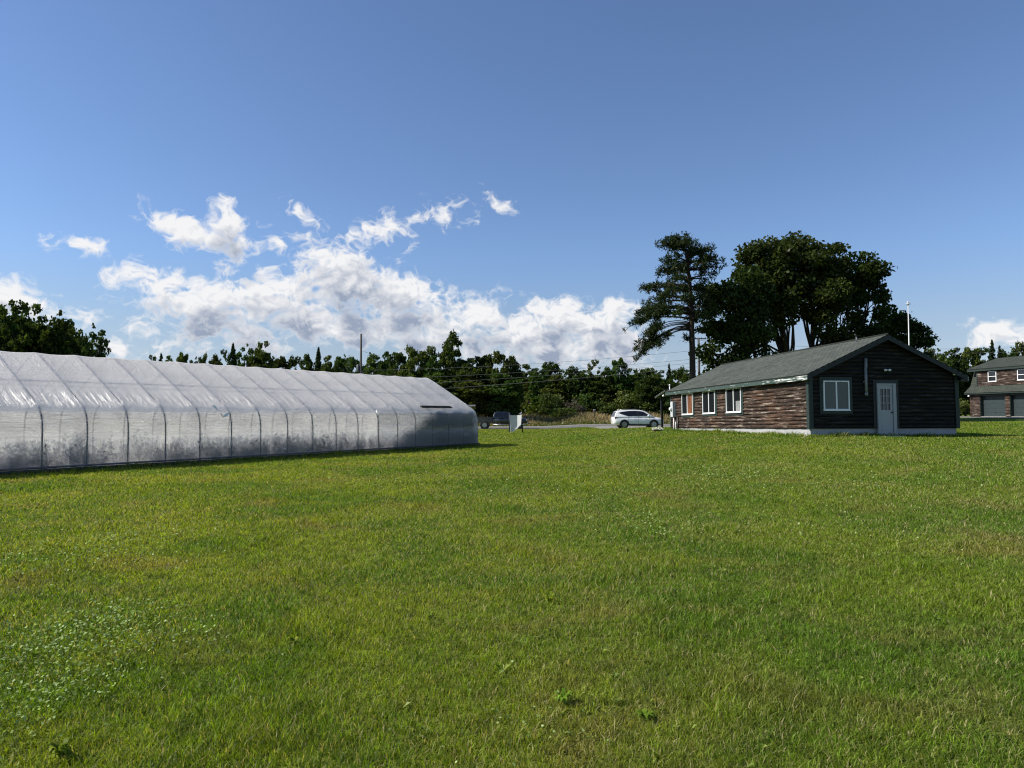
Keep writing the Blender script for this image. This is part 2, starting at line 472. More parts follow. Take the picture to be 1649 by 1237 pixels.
# single broad-leaved weeds
weed_m = leaf_mat('weed_leaf', (.08, .15, .015), (.19, .27, .03), .45, .2, .004)
def weed(px, py, label, n=16, L=.13, upr=.5):
    Yp = EYE*F/(py - HY); Xp = at(px, Yp)
    Vs, lp, ct, tt = [], [], [], []
    b = 0
    for i in range(n):
        a = rng.random()*2*np.pi; l = .75*L*(.4 + .8*rng.random()); up = upr*(.4 + rng.random()); wv = l*(.16 + .1*rng.random())
        dx, dy = math.cos(a), math.sin(a); nx, ny = -dy, dx
        prof = [(0, .12, 0), (.3, .7, .55), (.6, 1, .9), (.85, .6, .95), (1, .04, .8)]
        for (t, wf, hf) in prof:
            for s_ in (-1, 1):
                Vs.append((dx*l*t + nx*wv*wf*s_, dy*l*t + ny*wv*wf*s_, l*up*hf + .012*(s_*s_)*wf + .01))
        for k in range(4):
            lp += [b+2*k, b+2*k+1, b+2*k+3, b+2*k+2]; ct.append(4)
        tt += [rng.random()]*10; b += 10
    o = np_mesh('weed_plant', Vs, lp, ct, weed_m, None, {'tint': tt}, True)
    o.location = (Xp, Yp, gz(Xp, Yp))
    return tag(o, label, 'weed', 'broad-leaved weeds in the lawn')
weed(112, 1212, 'bright green bushy weed at the bottom left corner of the lawn', 60, .075, .9)
weed(1035, 1150, 'low spreading green weed in the lower right half of the lawn', 46, .07, .45)
weed(885, 968, 'yellow-green weed standing upright near the middle of the lawn', 26, .075, 1.0)
weed(693, 992, 'small lime weed in the central lawn, left of the upright one', 22, .06, .7)
weed(478, 1035, 'tufted yellow weed in the lower left lawn', 34, .06, .8)
weed(905, 1125, 'pale ragged weed beside a dry patch at lower centre', 30, .07, .8)

# many small flat rosettes (plantain, dandelion) in the turf
n = 1100
d_, a_ = sample(n, 2.4, 22, 1.2, R(40)); X0, Y0 = d_*np.sin(a_), d_*np.cos(a_)
keep = (np.sin(X0*.9 + 1.3*np.sin(Y0*.6)) + np.sin(Y0*.8 + X0*.3) + .8*rng.normal(size=n)) > .2
X0, Y0 = X0[keep], Y0[keep]; RV, RT = [], []
for x, y in zip(X0, Y0):
    k = int(rng.integers(4, 10)); L0 = .015 + .025*rng.random()**2; tt_ = rng.random(); zb = gz(x, y); f_ = 1 + .03*math.hypot(x, y)
    for _ in range(k):
        a0_ = rng.random()*6.283; l = L0*f_*(.6 + .6*rng.random()); up = .25 + .9*rng.random(); wv = l*(.18 + .2*rng.random())
        dx, dy = math.cos(a0_), math.sin(a0_)
        RV += [(x, y, zb+.012), (x+dx*l*.55-dy*wv, y+dy*l*.55+dx*wv, zb+.012+l*up*.7), (x+dx*l, y+dy*l, zb+.012+l*up*.75), (x+dx*l*.55+dy*wv, y+dy*l*.55-dx*wv, zb+.012+l*up*.6)]
        RT.append(min(1, max(0, tt_ + .3*rng.normal())))
n = len(RT)
tag(np_mesh('broadleaf_weeds', RV, np.arange(4*n), np.full(n, 4), leaf_mat('rosette_leaf', (.09, .16, .025), (.24, .30, .07), .4, 0, .006), attrs={'tint': np.repeat(RT, 4)}), 'small flat broad-leaved weeds dotted through the turf', 'weeds', kind='stuff')

def drape(name, x0, x1, y0, y1, m, dz, nx=120, ny=14, edge=0.0, kind='structure', o=None, ang=0):
    u = np.linspace(x0, x1, nx); v = np.linspace(y0, y1, ny)
    U, Vv = np.meshgrid(u, v, indexing='ij')
    if edge:
        k0 = np.clip(1 - (Vv - y0)/(y1-y0)*3, 0, 1); k1 = np.clip(1 - (y1 - Vv)/(y1-y0)*3, 0, 1)
        Vv = Vv + edge*(np.sin(U*.7) + .6*np.sin(U*1.9+1))*k0 + edge*(np.sin(U*.6+2) + .6*np.sin(U*2.3))*k1
    if o is not None:
        Xx = o[0] + U*math.cos(ang) - Vv*math.sin(ang); Yy = o[1] + U*math.sin(ang) + Vv*math.cos(ang)
    else: Xx, Yy = U, Vv
    return tag(grid_mesh(name, np.stack([Xx, Yy, ground_z(Xx, Yy) + dz], -1), m), kind=kind)
asphalt = simple('asphalt', (.15, .145, .13), .9, var=.25, scale=1.2, spec=.2)
gravel = simple('gravel', (.23, .22, .195), .95, var=.35, scale=3.0, bump=.5, spec=.1)
concrete = simple('concrete', (.42, .40, .37), .9, var=.18, scale=2.0, bump=.2, spec=.1)
drape('road', -160, 160, 81.5, 92, asphalt, .03)
drape('gravel_shoulder', -160, 160, 91, 97.5, gravel, .045, edge=.35)
drape('gravel_lot', 8.6, 19, 65.3, 83, gravel, .02, 40, 20, .15)
GA = math.atan2(-.986, .165); GG = (53.9, 84.0)
drape('driveway', -1.2, 20, -5.5, .3, gravel, .03, 60, 14, .12, o=GG, ang=GA)

# tall dry meadow grass beyond the road
mm = leaf_mat('meadow_straw', (.13, .14, .045), (.42, .36, .17), .3, 0, .03)
n = 52000
x = rng.uniform(-45, 60, n); y = 98.3 + rng.random(n)**1.2*21
h = (.45 + .75*rng.random(n))*(.75 + .35*np.sin(x*.7 + np.sin(y)))*np.clip((y-97.5)/4, .3, 1)
z = ground_z(x, y); wd = .022 + .03*rng.random(n); lx = (rng.random(n)-.35)*.6*h; fa = rng.random(n)*np.pi
V = np.zeros((n, 4, 3)); fxx, fyy = np.cos(fa)*wd, np.sin(fa)*wd
V[:, 0] = np.stack([x-fxx, y-fyy, z], -1); V[:, 1] = np.stack([x+fxx, y+fyy, z], -1)
V[:, 2] = np.stack([x+lx+fxx*.5, y+fyy*.5, z+h], -1); V[:, 3] = np.stack([x+lx-fxx*.5, y-fyy*.5, z+h*.97], -1)
t = np.clip(rng.random(n)*.7 + .3*np.sin(x*.35 + 2), 0, 1)
tag(np_mesh('meadow_grass', V.reshape(-1, 3), np.arange(4*n), np.full(n, 4), mm, attrs={'tint': np.repeat(t, 4)}), 'tall golden dry meadow grass beyond the road', 'grass', kind='stuff')
n = 9000
x = rng.uniform(-45, 60, n); y = rng.uniform(97.0, 100.5, n)
gg = leaf_mat('verge_green', (.05, .085, .02), (.10, .13, .03), .35, 0, .03)
tag(leaf_obj('verge_weeds', np.stack([x, y, ground_z(x, y) + rng.random(n)**2*.40], -1), .10 + .1*rng.random(n), gg, bias=(0, 0, .3)), 'green verge weeds along the far road edge', 'weeds', kind='stuff')

# ------------------------------------------------------------------ plastic tunnel greenhouse
def film_mat(name, clear, tr, gl, ro, bd):
    m, N, out = mat(name)
    tc = N.n('ShaderNodeTexCoord').outputs['Object']
    sz = N.n('ShaderNodeSeparateXYZ', ins={0: tc})
    hor = N.noise(N.mapping(tc, scale=(.55, .4, 7)), 2.2, 5, .6, dist=.8).outputs[0]
    hm = N.math('MULTIPLY', N.maprange(sz.outputs[2], .9, 1.3), N.maprange(sz.outputs[2], 1.95, 1.6))
    ver = N.noise(N.mapping(tc, scale=(9, 1.2, 1.0)), 1.3, 4, .6, dist=.9).outputs[0]
    vm = N.math('MULTIPLY', N.maprange(sz.outputs[2], 1.7, 2.0), N.maprange(sz.outputs[2], 2.55, 2.15))
    vm2 = N.math('MULTIPLY', N.maprange(sz.outputs[2], 2.9, 3.2), .5)
    gen = N.noise(tc, 1.6, 6, .62, dist=1.2).outputs[0]
    low = N.noise(N.mapping(tc, scale=(2.5, 1, 1.4), rot=(0, .5, 0)), 2.4, 6, .65, dist=1.5).outputs[0]
    lm = N.maprange(sz.outputs[2], 1.1, .4)
    hsum = N.math('ADD', N.math('MULTIPLY', hor, N.math('MULTIPLY', hm, 1.0)), N.math('MULTIPLY', ver, N.math('ADD', vm, vm2)))
    hsum = N.math('ADD', hsum, N.math('MULTIPLY', gen, .45)); hsum = N.math('ADD', hsum, N.math('MULTIPLY', low, N.math('MULTIPLY', lm, .7)))
    bp = N.n('ShaderNodeBump', ins={'Strength': 1.0, 'Distance': bd, 'Height': hsum})
    dirt = N.maprange(N.noise(tc, .7, 5, .6).outputs[0], .3, .75, 0, 1)
    colr = N.mix(dirt, (.98, .955, .92), (.91, .885, .85))
    d = N.n('ShaderNodeBsdfDiffuse', ins={'Color': colr, 'Normal': bp})
    t = N.n('ShaderNodeBsdfTranslucent', ins={'Color': colr, 'Normal': bp})
    s1 = N.n('ShaderNodeMixShader', ins={0: tr, 1: d, 2: t})
    g = N.n('ShaderNodeBsdfGlossy', ins={'Color': (.95, .95, .95), 'Roughness': ro, 'Normal': bp})
    lw = N.n('ShaderNodeLayerWeight', ins={'Blend': .35, 'Normal': bp}).outputs['Fresnel']
    s2 = N.n('ShaderNodeMixShader', ins={0: N.math('MULTIPLY_ADD', lw, gl, .02, True), 1: s1, 2: g})
    tp = N.n('ShaderNodeBsdfTransparent', ins={'Color': (.93, .94, .95)})
    cf = N.maprange(N.noise(tc, 1.1, 4, .6).outputs[0], .3, .7, clear*.65, clear*1.35)
    N.set(out, 0, N.n('ShaderNodeMixShader', ins={0: cf, 1: s2, 2: tp}))
    return m
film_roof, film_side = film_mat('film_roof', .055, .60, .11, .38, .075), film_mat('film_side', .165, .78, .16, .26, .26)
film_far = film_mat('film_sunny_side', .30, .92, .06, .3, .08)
galv = simple('galvanised_pipe', (.13, .135, .14), .5, .4, .15)
skirt = simple('dark_skirt', (.018, .022, .035), .5, var=.4, scale=3)
white_p = simple('white_plastic', (.78, .78, .76), .4, var=.06)
black_m = simple('black_metal', (.012, .013, .014), .5, var=.3)

gh = empty('tunnel_greenhouse', (*GO, 0), GH_A, 'long translucent plastic film tunnel greenhouse with curved side hoops on the lawn', 'greenhouse')
PROF = [(0,0),(0,.5),(0,1.0),(-.01,1.35),(-.06,1.6),(-.17,1.8),(-.32,1.93),(-.55,2.06),(-.9,2.26),(-1.4,2.55),(-2.0,2.89),(-2.6,3.22),(-3.1,3.49),(-3.4,3.64),(-3.64,3.70)]
PROF = PROF + [(-GW - y, z) for y, z in PROF[-2::-1]]
PA = np.array(PROF)
sl = np.concatenate([[0], np.cumsum(np.hypot(*np.diff(PA, axis=0).T))])
NP = 170
ss = np.linspace(0, sl[-1], NP); PF = np.stack([np.interp(ss, sl, PA[:, 0]), np.interp(ss, sl, PA[:, 1])], -1)
for _ in range(3): PF[1:-1] = .25*PF[:-2] + .5*PF[1:-1] + .25*PF[2:]
tn = np.gradient(PF, axis=0); tn /= np.linalg.norm(tn, axis=1)[:, None]
nrmP = np.stack([tn[:, 1], -tn[:, 0]], -1)           # outward
BAY = 1.22; NB = 25
nxs = NB*24 + 1
xsf = np.linspace(0, GL, nxs)
frac = (xsf % BAY)/BAY
sag = np.sin(np.pi*frac)
amp = np.interp(ss, [0, 1.0, 2.0, 4, sl[-1]/2, sl[-1]-4, sl[-1]-1, sl[-1]], [.012, .035, .05, .04, .035, .04, .035, .012])
rip = .012*np.sin(xsf*23 + 2*np.sin(xsf*3))[:, None]*np.exp(-((PF[:, 1]-2.25)/.22)**2)[None, :]
rip += .010*np.sin(PF[:, 1]*34 + 2.2*np.sin(PF[:, 1]*5))[None, :]*np.exp(-((PF[:, 1]-1.5)/.3)**2)[None, :]*sag[:, None]*(1+.5*np.sin(xsf*1.7))[:, None]
# creases: long horizontal folds on the side wall, short pleats under the purlin and fans running off the hoops
rw = np.random.default_rng(9)
for _ in range(90):
    x0, z0, lx_, lz_, am = rw.random()*GL, .35 + 1.6*rw.random(), .25 + .6*rw.random(), .018 + .03*rw.random(), rw.normal()*.014
    tilt_ = rw.normal()*.12
    rip += am*np.exp(-((xsf[:, None]-x0)/lx_)**2)*np.exp(-((PF[None, :, 1]-z0-tilt_*(xsf[:, None]-x0))/lz_)**2)*(PF[None, :, 0] > -GW/2)
for i in range(NB + 1):
    for k_ in range(7):
        zc, sl_, am = 1.75 + .55*rw.random(), rw.normal()*1.1, rw.normal()*.010
        dx_ = xsf[:, None] - i*BAY
        rip += am*np.exp(-((PF[None, :, 1]-zc-sl_*dx_)/.022)**2)*np.exp(-(dx_/.34)**2)
off = np.interp(PF[:, 1], [1.72, 1.95], [.019, .0285])[None, :] - sag[:, None]*amp[None, :] + rip
Pf = np.zeros((nxs, NP, 3)); Pf[..., 0] = xsf[:, None]
Pf[..., 1] = PF[None, :, 0] + nrmP[None, :, 0]*off; Pf[..., 2] = PF[None, :, 1] + nrmP[None, :, 1]*off
kz = int(np.argmax(PF[:, 1] > 1.72))
grid_mesh('side_curtain', Pf[:, :kz+1], film_side, gh)
grid_mesh('roof_film', Pf[:, kz:NP//2+1], film_roof, gh)
grid_mesh('roof_film', Pf[:, NP//2:NP-kz], film_far, gh)
grid_mesh('side_curtain', Pf[:, NP-kz-1:], film_far, gh)
ring = [(float(a), float(b)) for a, b in PF[::4]] + [tuple(map(float, PF[-1]))]
for xe in (0.0, GL):
    m_ = MB(); m_.add([(xe + (.004 if xe == 0 else -.004), y, z) for y, z in ring], [tuple(range(len(ring)))])
    m_.build('end_film', film_side, gh)
for i in range(NB + 1):
    m_ = MB(); m_.path([(i*BAY, y - .004*0, z) for y, z in PF[::4]] + [(i*BAY, PF[-1, 0], PF[-1, 1])], .024, 6)
    m_.build('hoop', galv, gh, True)
def purlin(k):
    m_ = MB(); y, z = PF[k] - nrmP[k]*.04
    m_.path([(0, y, z), (GL, y, z)], .02, 6); m_.build('purlin', galv, gh, True)
for zz in (2.72,):
    k = int(np.argmax(PF[:, 1] > zz)); purlin(k); purlin(NP-1-k)
purlin(NP//2)
m_ = MB(); m_.box(-.03, GL+.03, .03, .075, -.05, .115); m_.build('baseboard', skirt, gh, bevel=.008)
m_ = MB(); m_.box(-.03, GL+.03, -GW-.075, -GW-.03, -.05, .115); m_.build('baseboard', skirt, gh, bevel=.008)
m_ = MB(); m_.path([(-.1, .055, .16), (GL+.1, .055, .16)], .03, 8); m_.build('roll_bar', galv, gh, True)
# end door framing
m_ = MB()
for y in (-2.7, -4.58): m_.box(.03, .09, y-.045, y+.045, 0, 2.9)
m_.box(.03, .09, -GW+.1, -.1, 2.1, 2.18)
m_.build('end_frame', galv, gh)
# torn flap of film and loose white strip
k = int(np.argmax(PF[:, 1] > 1.66))
s345 = 15.32
m_ = MB()
vs = []
for i in range(7):
    t = i/6
    for j in range(4):
        q = j/3
        vs.append((s345 - .05 - .24*t + .16*q*(1-t*.5), .03 + .07*math.sin(q*2.5)*(.4+t) - .05*(1-t), 1.98 - .42*t + .10*q*t*1.5))
fs = [(i*4+j, i*4+j+1, i*4+j+5, i*4+j+4) for i in range(6) for j in range(3)]
m_.add(vs, fs)
vs = [(s345-.26, .08, 1.55), (s345-.42, .14, 1.62), (s345-.50, .16, 1.74), (s345-.38, .10, 1.72), (s345-.30, .12, 1.66)]
m_.add(vs, [(0,1,4), (1,2,3,4)])
m_.build('torn_flap', simple('torn_film', (.88, .88, .87), .75, var=.05), gh, True, label='curled white tear in the side film')
m_ = MB(); m_.path([(6*BAY+.03, -.10, 1.84), (6*BAY+.03, -.03, 1.72), (6*BAY+.03, .03, 1.58)], .03, 6); m_.build('repair_tape', white_p, gh, True)
m_ = MB(); m_.box(1.9, 4.1, -.40, -.30, 2.02, 2.10); m_.build('vent_bar', black_m, gh)
m_ = MB(); m_.path([(1.75, -.33, 2.02), (4.05, -.33, 2.02)], .035, 8); m_.build('vent_rod', black_m, gh, True)

soil = simple('tunnel_soil', (.30, .27, .22), .95, var=.4, scale=2, bump=.4)
m_ = MB()
u = np.linspace(.05, GL-.05, 120); v = np.linspace(-GW+.1, -.1, 30)
U, Vv = np.meshgrid(u, v, indexing='ij')
Xx = GO[0] + U*math.cos(GH_A) - Vv*math.sin(GH_A); Yy = GO[1] + U*math.sin(GH_A) + Vv*math.cos(GH_A)
tag(grid_mesh('tunnel_soil', np.stack([Xx, Yy, ground_z(Xx, Yy) + .05 + .03*np.sin(U*9)*np.sin(Vv*5)], -1), soil), kind='structure')

def gworld(u, v, z):
    return np.stack([GO[0] + u*math.cos(GH_A) - v*math.sin(GH_A), GO[1] + u*math.sin(GH_A) + v*math.cos(GH_A), z], -1)
dryw = leaf_mat('dry_weed', (.012, .010, .009), (.05, .038, .032), .1, 0, .01)
Wv, Wt = [], []
def stems(n, u, v, h, lean=.35, wd=.011, leaves=10):
    for i in range(n):
        uu, vv, hh = u[i], v[i], h[i]
        az_ = rng.random()*2*np.pi; ln = lean*rng.random()*hh
        p0 = np.array([uu, vv, .05]); p1 = p0 + np.array([math.cos(az_)*ln, math.sin(az_)*ln*.4, hh])
        d = np.array([1, 0, 0])*wd
        Wv.extend([p0-d, p0+d, p1+d*.4, p1-d*.4]); Wt.append(.3*rng.random())
        for k in range(leaves):
            t = .25 + .75*rng.random(); q = p0 + (p1-p0)*t
            a2 = rng.random()*2*np.pi; l = (.05 + .12*rng.random())*(1.2-t*.5)
            e = np.array([math.cos(a2)*l, math.sin(a2)*l*.5, l*(.3+.6*rng.random())]); s_ = np.array([-e[2], 0, e[0]])*.22
            Wv.extend([q, q+e*.5+s_, q+e, q+e*.5-s_]); Wt.append(rng.random())
dens_u = [(.3, 3, .9, 90), (4.5, 1.5, .6, 50), (8.5, 1.6, .7, 110), (10.8, 1.3, .9, 150), (13.2, 1.4, .85, 170), (14.8, .7, .8, 90), (16.6, .6, .7, 60), (19.5, .35, 1.0, 34), (20.6, .5, .85, 60), (22.3, 1.0, .55, 80), (25, 2, .7, 120), (18.0, .3, 1.2, 12), (28, 2, .8, 80)]
for (uc, us, hm, n) in dens_u:
    stems(n, np.clip(uc + rng.normal(size=n)*us, .2, GL-.2), -.07 - rng.random(n)**2*1.4, hm*(.35 + .75*rng.random(n)))
n = 260; stems(n, rng.uniform(.3, GL-.3, n), -.15 - rng.random(n)*6.6, .2 + .6*rng.random(n)**2)
Wv = np.array(Wv); Wv = gworld(Wv[:, 0], Wv[:, 1], Wv[:, 2]); n = len(Wt)
tag(np_mesh('dry_weeds', Wv, np.arange(4*n), np.full(n, 4), dryw, attrs={'tint': np.repeat(Wt, 4)}), 'dry brown weeds growing behind the greenhouse film', 'weeds', kind='stuff')
# forked dead shrub seen through the film
def shrub_twigs(u0, v0, hh, seed, name, label):
    r_ = random.Random(seed); m_ = MB()
    def br(p, d, l, r, dep):
        q = p + d*l
        mid = p + d*l*.5 + Vector((r_.uniform(-.05, .05), r_.uniform(-.02, .02), r_.uniform(-.03, .03)))*l*2
        m_.path([p, mid, q], [r, r*.8, r*.6], 5)
        if dep:
            for k in range(3):
                nd = (d + Vector((r_.uniform(-.9, .9), r_.uniform(-.3, .3), r_.uniform(-.15, .6)))).normalized()
                br(q if k else mid, nd, l*r_.uniform(.45, .7), r*.6, dep-1)
    for k in range(3):
        br(Vector((0, 0, 0)), Vector((r_.uniform(-.7, .7), r_.uniform(-.08, .04), 1)).normalized(), hh*.55, .034, 3)
    o = m_.build(name, simple('dead_twig', (.03, .025, .022), .9, var=.3), None, True)
    p = gworld(np.array([u0]), np.array([v0]), np.array([.05]))[0]
    o.location = p; o.rotation_euler = (0, 0, GH_A)
    return tag(o, label, 'dead shrub')
shrub_twigs(19.75, -.17, .95, 3, 'dead_shrub', 'forked dead shrub leaning behind the clear film near the left end')
# dark heap at the far end of the tunnel
m_ = MB(); r_ = random.Random(2)
nx, ny = 26, 9
vs = []
for i in range(nx):
    for j in range(ny):
        x = .7 + 3.7*i/(nx-1); y = -.35 - 1.5*j/(ny-1)
        e = min(1, min(i, nx-1-i)/2.5)*min(1, min(j, ny-1-j)/1.5)
        vs.append((x, y, .06 + e**.5*(.72 + .1*math.sin(x*3) + .08*r_.random())))
fs = [(i*ny+j, i*ny+j+1, (i+1)*ny+j+1, (i+1)*ny+j) for i in range(nx-1) for j in range(ny-1)]
m_.add(vs, fs)
o = m_.build('tarp_heap', simple('dark_tarp', (.012, .013, .015), .6, var=.3, scale=4, bump=.3), None, True)
o.location = (*GO, 0); o.rotation_euler = (0, 0, GH_A); tag(o, 'low dark heap inside the greenhouse behind the film at its far end', 'heap')
cl_v, nxc, nzc = [], 60, 10  # added dark sheet: holds back inside light so this film end darkens
for i in range(nxc):
    for j in range(nzc):
        x = .15 + 6.4*i/(nxc-1); z = .06 + (1.72 - .42*max(0, x-3.4) + .05*math.sin(x*5))*j/(nzc-1)
        cl_v.append((x, -.27 + .05*math.sin(x*7 + .6*math.sin(z*3)) + .03*math.sin(x*17), z))
cf_ = [(i*nzc+j, (i+1)*nzc+j, (i+1)*nzc+j+1, i*nzc+j+1) for i in range(nxc-1) for j in range(nzc-1)]
m_ = MB(); m_.add(cl_v, cf_)
o = m_.build('film_darkener', simple('film_darkener', (.016, .018, .022), .8, var=.3), None, True); o.location = (*GO, 0); o.rotation_euler = (0, 0, GH_A)
sd_ = o.modifiers.new('thick', 'SOLIDIFY'); sd_.thickness = .01
tag(o, 'dark cloth added to darken the film at the far right end of the greenhouse', 'sheet')
m_ = MB()
m_.lathe([(.20, .05), (.27, .1), (.28, .7), (.30, .78), (.3, 1.25), (.24, 1.4), (.1, 1.43)], c=(1.3, -.75, 0), n=20)
o = m_.build('storage_barrel', simple('barrel', (.012, .014, .018), .5, var=.2), None, True); o.location = (*GO, 0); o.rotation_euler = (0, 0, GH_A)
tag(o, 'dark upright barrel shape behind the film at the far corner of the greenhouse', 'barrel')

# ------------------------------------------------------------------ log cabin
def log_mat(name, dark, mid, orange, pale, palef, orangef, seed=0):
    m, N, out = mat(name)
    tc = N.n('ShaderNodeTexCoord').outputs['Object']
    tc2 = N.mapping(tc, loc=(seed, seed*.7, 0))
    streak = N.noise(N.mapping(tc2, scale=(.42, .42, 9)), 2.0, 6, .65, dist=.5).outputs[0]
    fine = N.noise(N.mapping(tc2, scale=(5, 5, 60)), 1.5, 5, .6).outputs[0]
    big = N.noise(N.mapping(tc2, scale=(1, 1, 1.5)), .55, 4, .6).outputs[0]
    pch = N.noise(N.mapping(tc2, scale=(.5, .5, 6), loc=(3, 1, 5)), 1.7, 7, .68, dist=.4).outputs[0]
    c = N.mix(N.maprange(streak, .32, .66), dark, mid)
    c = N.mix(N.math('MULTIPLY', N.maprange(big, .42, .62), N.math('MULTIPLY', N.maprange(streak, .4, .6), orangef)), c, orange)
    c = N.mix(N.math('MULTIPLY', N.maprange(N.math('MULTIPLY_ADD', fine, .25, pch), .66, .78), palef), c, pale)
    c = N.mix(1.0, c, N.ramp(fine, [(.3, (.7, .7, .7)), (.7, (1.2, 1.2, 1.2))]), 'MULTIPLY')
    p = N.n('ShaderNodeBsdfPrincipled', ins={'Base Color': c, 'Roughness': .75, 'Specular IOR Level': .25})
    b = N.n('ShaderNodeBump', ins={'Strength': .6, 'Distance': .02, 'Height': N.math('ADD', streak, N.math('MULTIPLY', fine, .5))}); N.set(p, 'Normal', b)
    N.set(out, 0, p)
    return m
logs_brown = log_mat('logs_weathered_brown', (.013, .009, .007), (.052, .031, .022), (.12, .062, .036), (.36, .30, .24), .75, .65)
logs_dark = log_mat('logs_stain_and_shade', (.004, .0036, .0032), (.011, .010, .009), (.020, .014, .010), (.065, .06, .05), .65, .5, 4)  # dark stain, deepened further so the colour carries the gable's shade
green_trim = simple('green_trim', (.012, .026, .022), .6, var=.3, scale=9, bump=.2)
white_vinyl = simple('white_vinyl', (.78, .78, .77), .4, var=.04)
found_m = simple('painted_foundation', (.34, .34, .35), .85, var=.10, scale=1.5, bump=.2)
door_m = simple('white_door', (.32, .325, .33), .45, var=.04)

def shingle_mat(name, c0, c1):
    m, N, out = mat(name)
    tc = N.n('ShaderNodeTexCoord').outputs['UV']
    br = N.n('ShaderNodeTexBrick', offset=.5, ins={'Vector': tc, 'Color1': c0, 'Color2': c1, 'Mortar': tuple(x*.45 for x in c0), 'Scale': 1.0, 'Mortar Size': .012, 'Brick Width': .30, 'Row Height': .14})
    nz = N.noise(tc, .7, 5, .65).outputs[0]; gr = N.noise(tc, 60, 2, .6).outputs[0]
    c = N.mix(1.0, br.outputs[0], N.ramp(nz, [(.3, (.75, .77, .75)), (.7, (1.2, 1.2, 1.15))]), 'MULTIPLY')
    c = N.mix(1.0, c, N.ramp(gr, [(.3, (.7, .7, .7)), (.7, (1.3, 1.3, 1.3))]), 'MULTIPLY')
    p = N.n('ShaderNodeBsdfPrincipled', ins={'Base Color': c, 'Roughness': .9, 'Specular IOR Level': .2})
    b = N.n('ShaderNodeBump', ins={'Strength': .7, 'Distance': .015, 'Height': br.outputs['Fac']}); b.invert = True; N.set(p, 'Normal', b)
    N.set(out, 0, p)
    return m
shingle = shingle_mat('shingles_grey_green', (.060, .068, .060), (.092, .101, .088))

def roof_slab(name, quad, th, m, parent):
    # quad: eave a, eave b, ridge b, ridge a (top surface); carries metre-scaled UVs
    q = [Vector(p) for p in quad]; nn = (q[1]-q[0]).cross(q[3]-q[0]).normalized()
    if nn.z < 0: nn = -nn
    lo = [p - nn*th for p in q]
    o = MB(); o.hexa(lo + q); ob = o.build(name, m, parent)
    me = ob.data; uv = me.uv_layers.new(name='UVMap')
    e1 = (q[1]-q[0]).normalized(); e2 = (q[3]-q[0]); e2 = (e2 - e1*e2.dot(e1)).normalized()
    for l in me.loops:
        p = me.vertices[l.vertex_index].co - q[0]
        uv.data[l.index].uv = (p.dot(e1), p.dot(e2))
    return ob

def log_wall(name, T, L, z0, rng_z, m, parent, seed, course=.163, prof=None, holes=()):
    # rng_z: function z -> (s0, s1); horizontal rounded log courses
    r_ = np.random.default_rng(seed)
    zt = prof
    nc = int(math.ceil((zt - z0)/course)); K = 7
    ns = max(8, int(L/.16))
    rows = []
    for c_ in range(nc):
        wob = np.cumsum(r_.normal(size=ns)*.10); wob -= np.linspace(wob[0], wob[-1], ns)
        ph = r_.random()*6
        for k in range(K):
            fz = k/(K-1)
            z = z0 + (c_ + fz)*course
            if z > zt: continue
            s0, s1 = rng_z(z); s = np.linspace(s0, s1, ns)
            bul = .064*np.sqrt(max(0, 1 - (2*fz - 1)**2)) + .004
            thick = 1 + .11*np.clip(wob, -2, 2) + .12*np.sin(s*3.1 + ph)
            zz = z + (.007*np.sin(s*2.3 + ph*2) + .006*np.sin(s*9 + ph))*(0 if k in (0, K-1) else 1)
            rows.append([T(float(a), float(b), float(cc)) for a, b, cc in zip(s, zz, bul*thick)])
    return grid_mesh(name, np.array(rows), m, parent)

dip = .0157
cabin = empty('log_cabin', (HO[0], HO[1], .72), 0, 'single-storey dark log cabin with grey-green shingle roof and white foundation', 'cabin')
cabin.rotation_euler = (-dip, 0, HOUSE_A)
FZ, EZ, OVE, OVR = .36, 2.47, .30, .34
SL = (4.30 - 2.60)/(HW/2 + OVE)      # roof pitch
RZ = 4.30
def rz_at(x): return RZ - abs(x - HW/2)*SL
Tl = lambda s, z, o: (-o, s, z)
Tf = lambda s, z, o: (s, -o, z)
Tr = lambda s, z, o: (HW + o, s, z)
Tb = lambda s, z, o: (s, HL + o, z)
m_ = MB(); m_.box(.03, HW-.03, .03, HL-.03, -.5, FZ); m_.build('foundation', found_m, cabin)
wt_ = rz_at(0) - .16
o = log_wall('wall', Tl, HL, FZ, lambda z: (0, HL), logs_brown, cabin, 1, prof=wt_); o['label'] = 'sunlit brown log side wall with peeling pale patches'
o = log_wall('wall', Tr, HL, FZ, lambda z: (0, HL), logs_brown, cabin, 2, prof=wt_)
def gab(z):
    if z <= wt_: return (0, HW)
    d = (z - wt_)/SL
    return (min(d, HW/2 - .02), max(HW - d, HW/2 + .02))
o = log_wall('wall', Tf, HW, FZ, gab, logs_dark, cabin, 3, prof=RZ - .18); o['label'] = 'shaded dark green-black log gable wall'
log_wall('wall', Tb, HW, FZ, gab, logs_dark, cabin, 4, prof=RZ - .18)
for sgn in (0, 1):
    xe = -OVE if sgn == 0 else HW + OVE
    roof_slab('roof', [(xe, -OVR, rz_at(xe)), (xe, HL+.25, rz_at(xe)), (HW/2, HL+.25, RZ), (HW/2, -OVR, RZ)], .055, shingle, cabin)
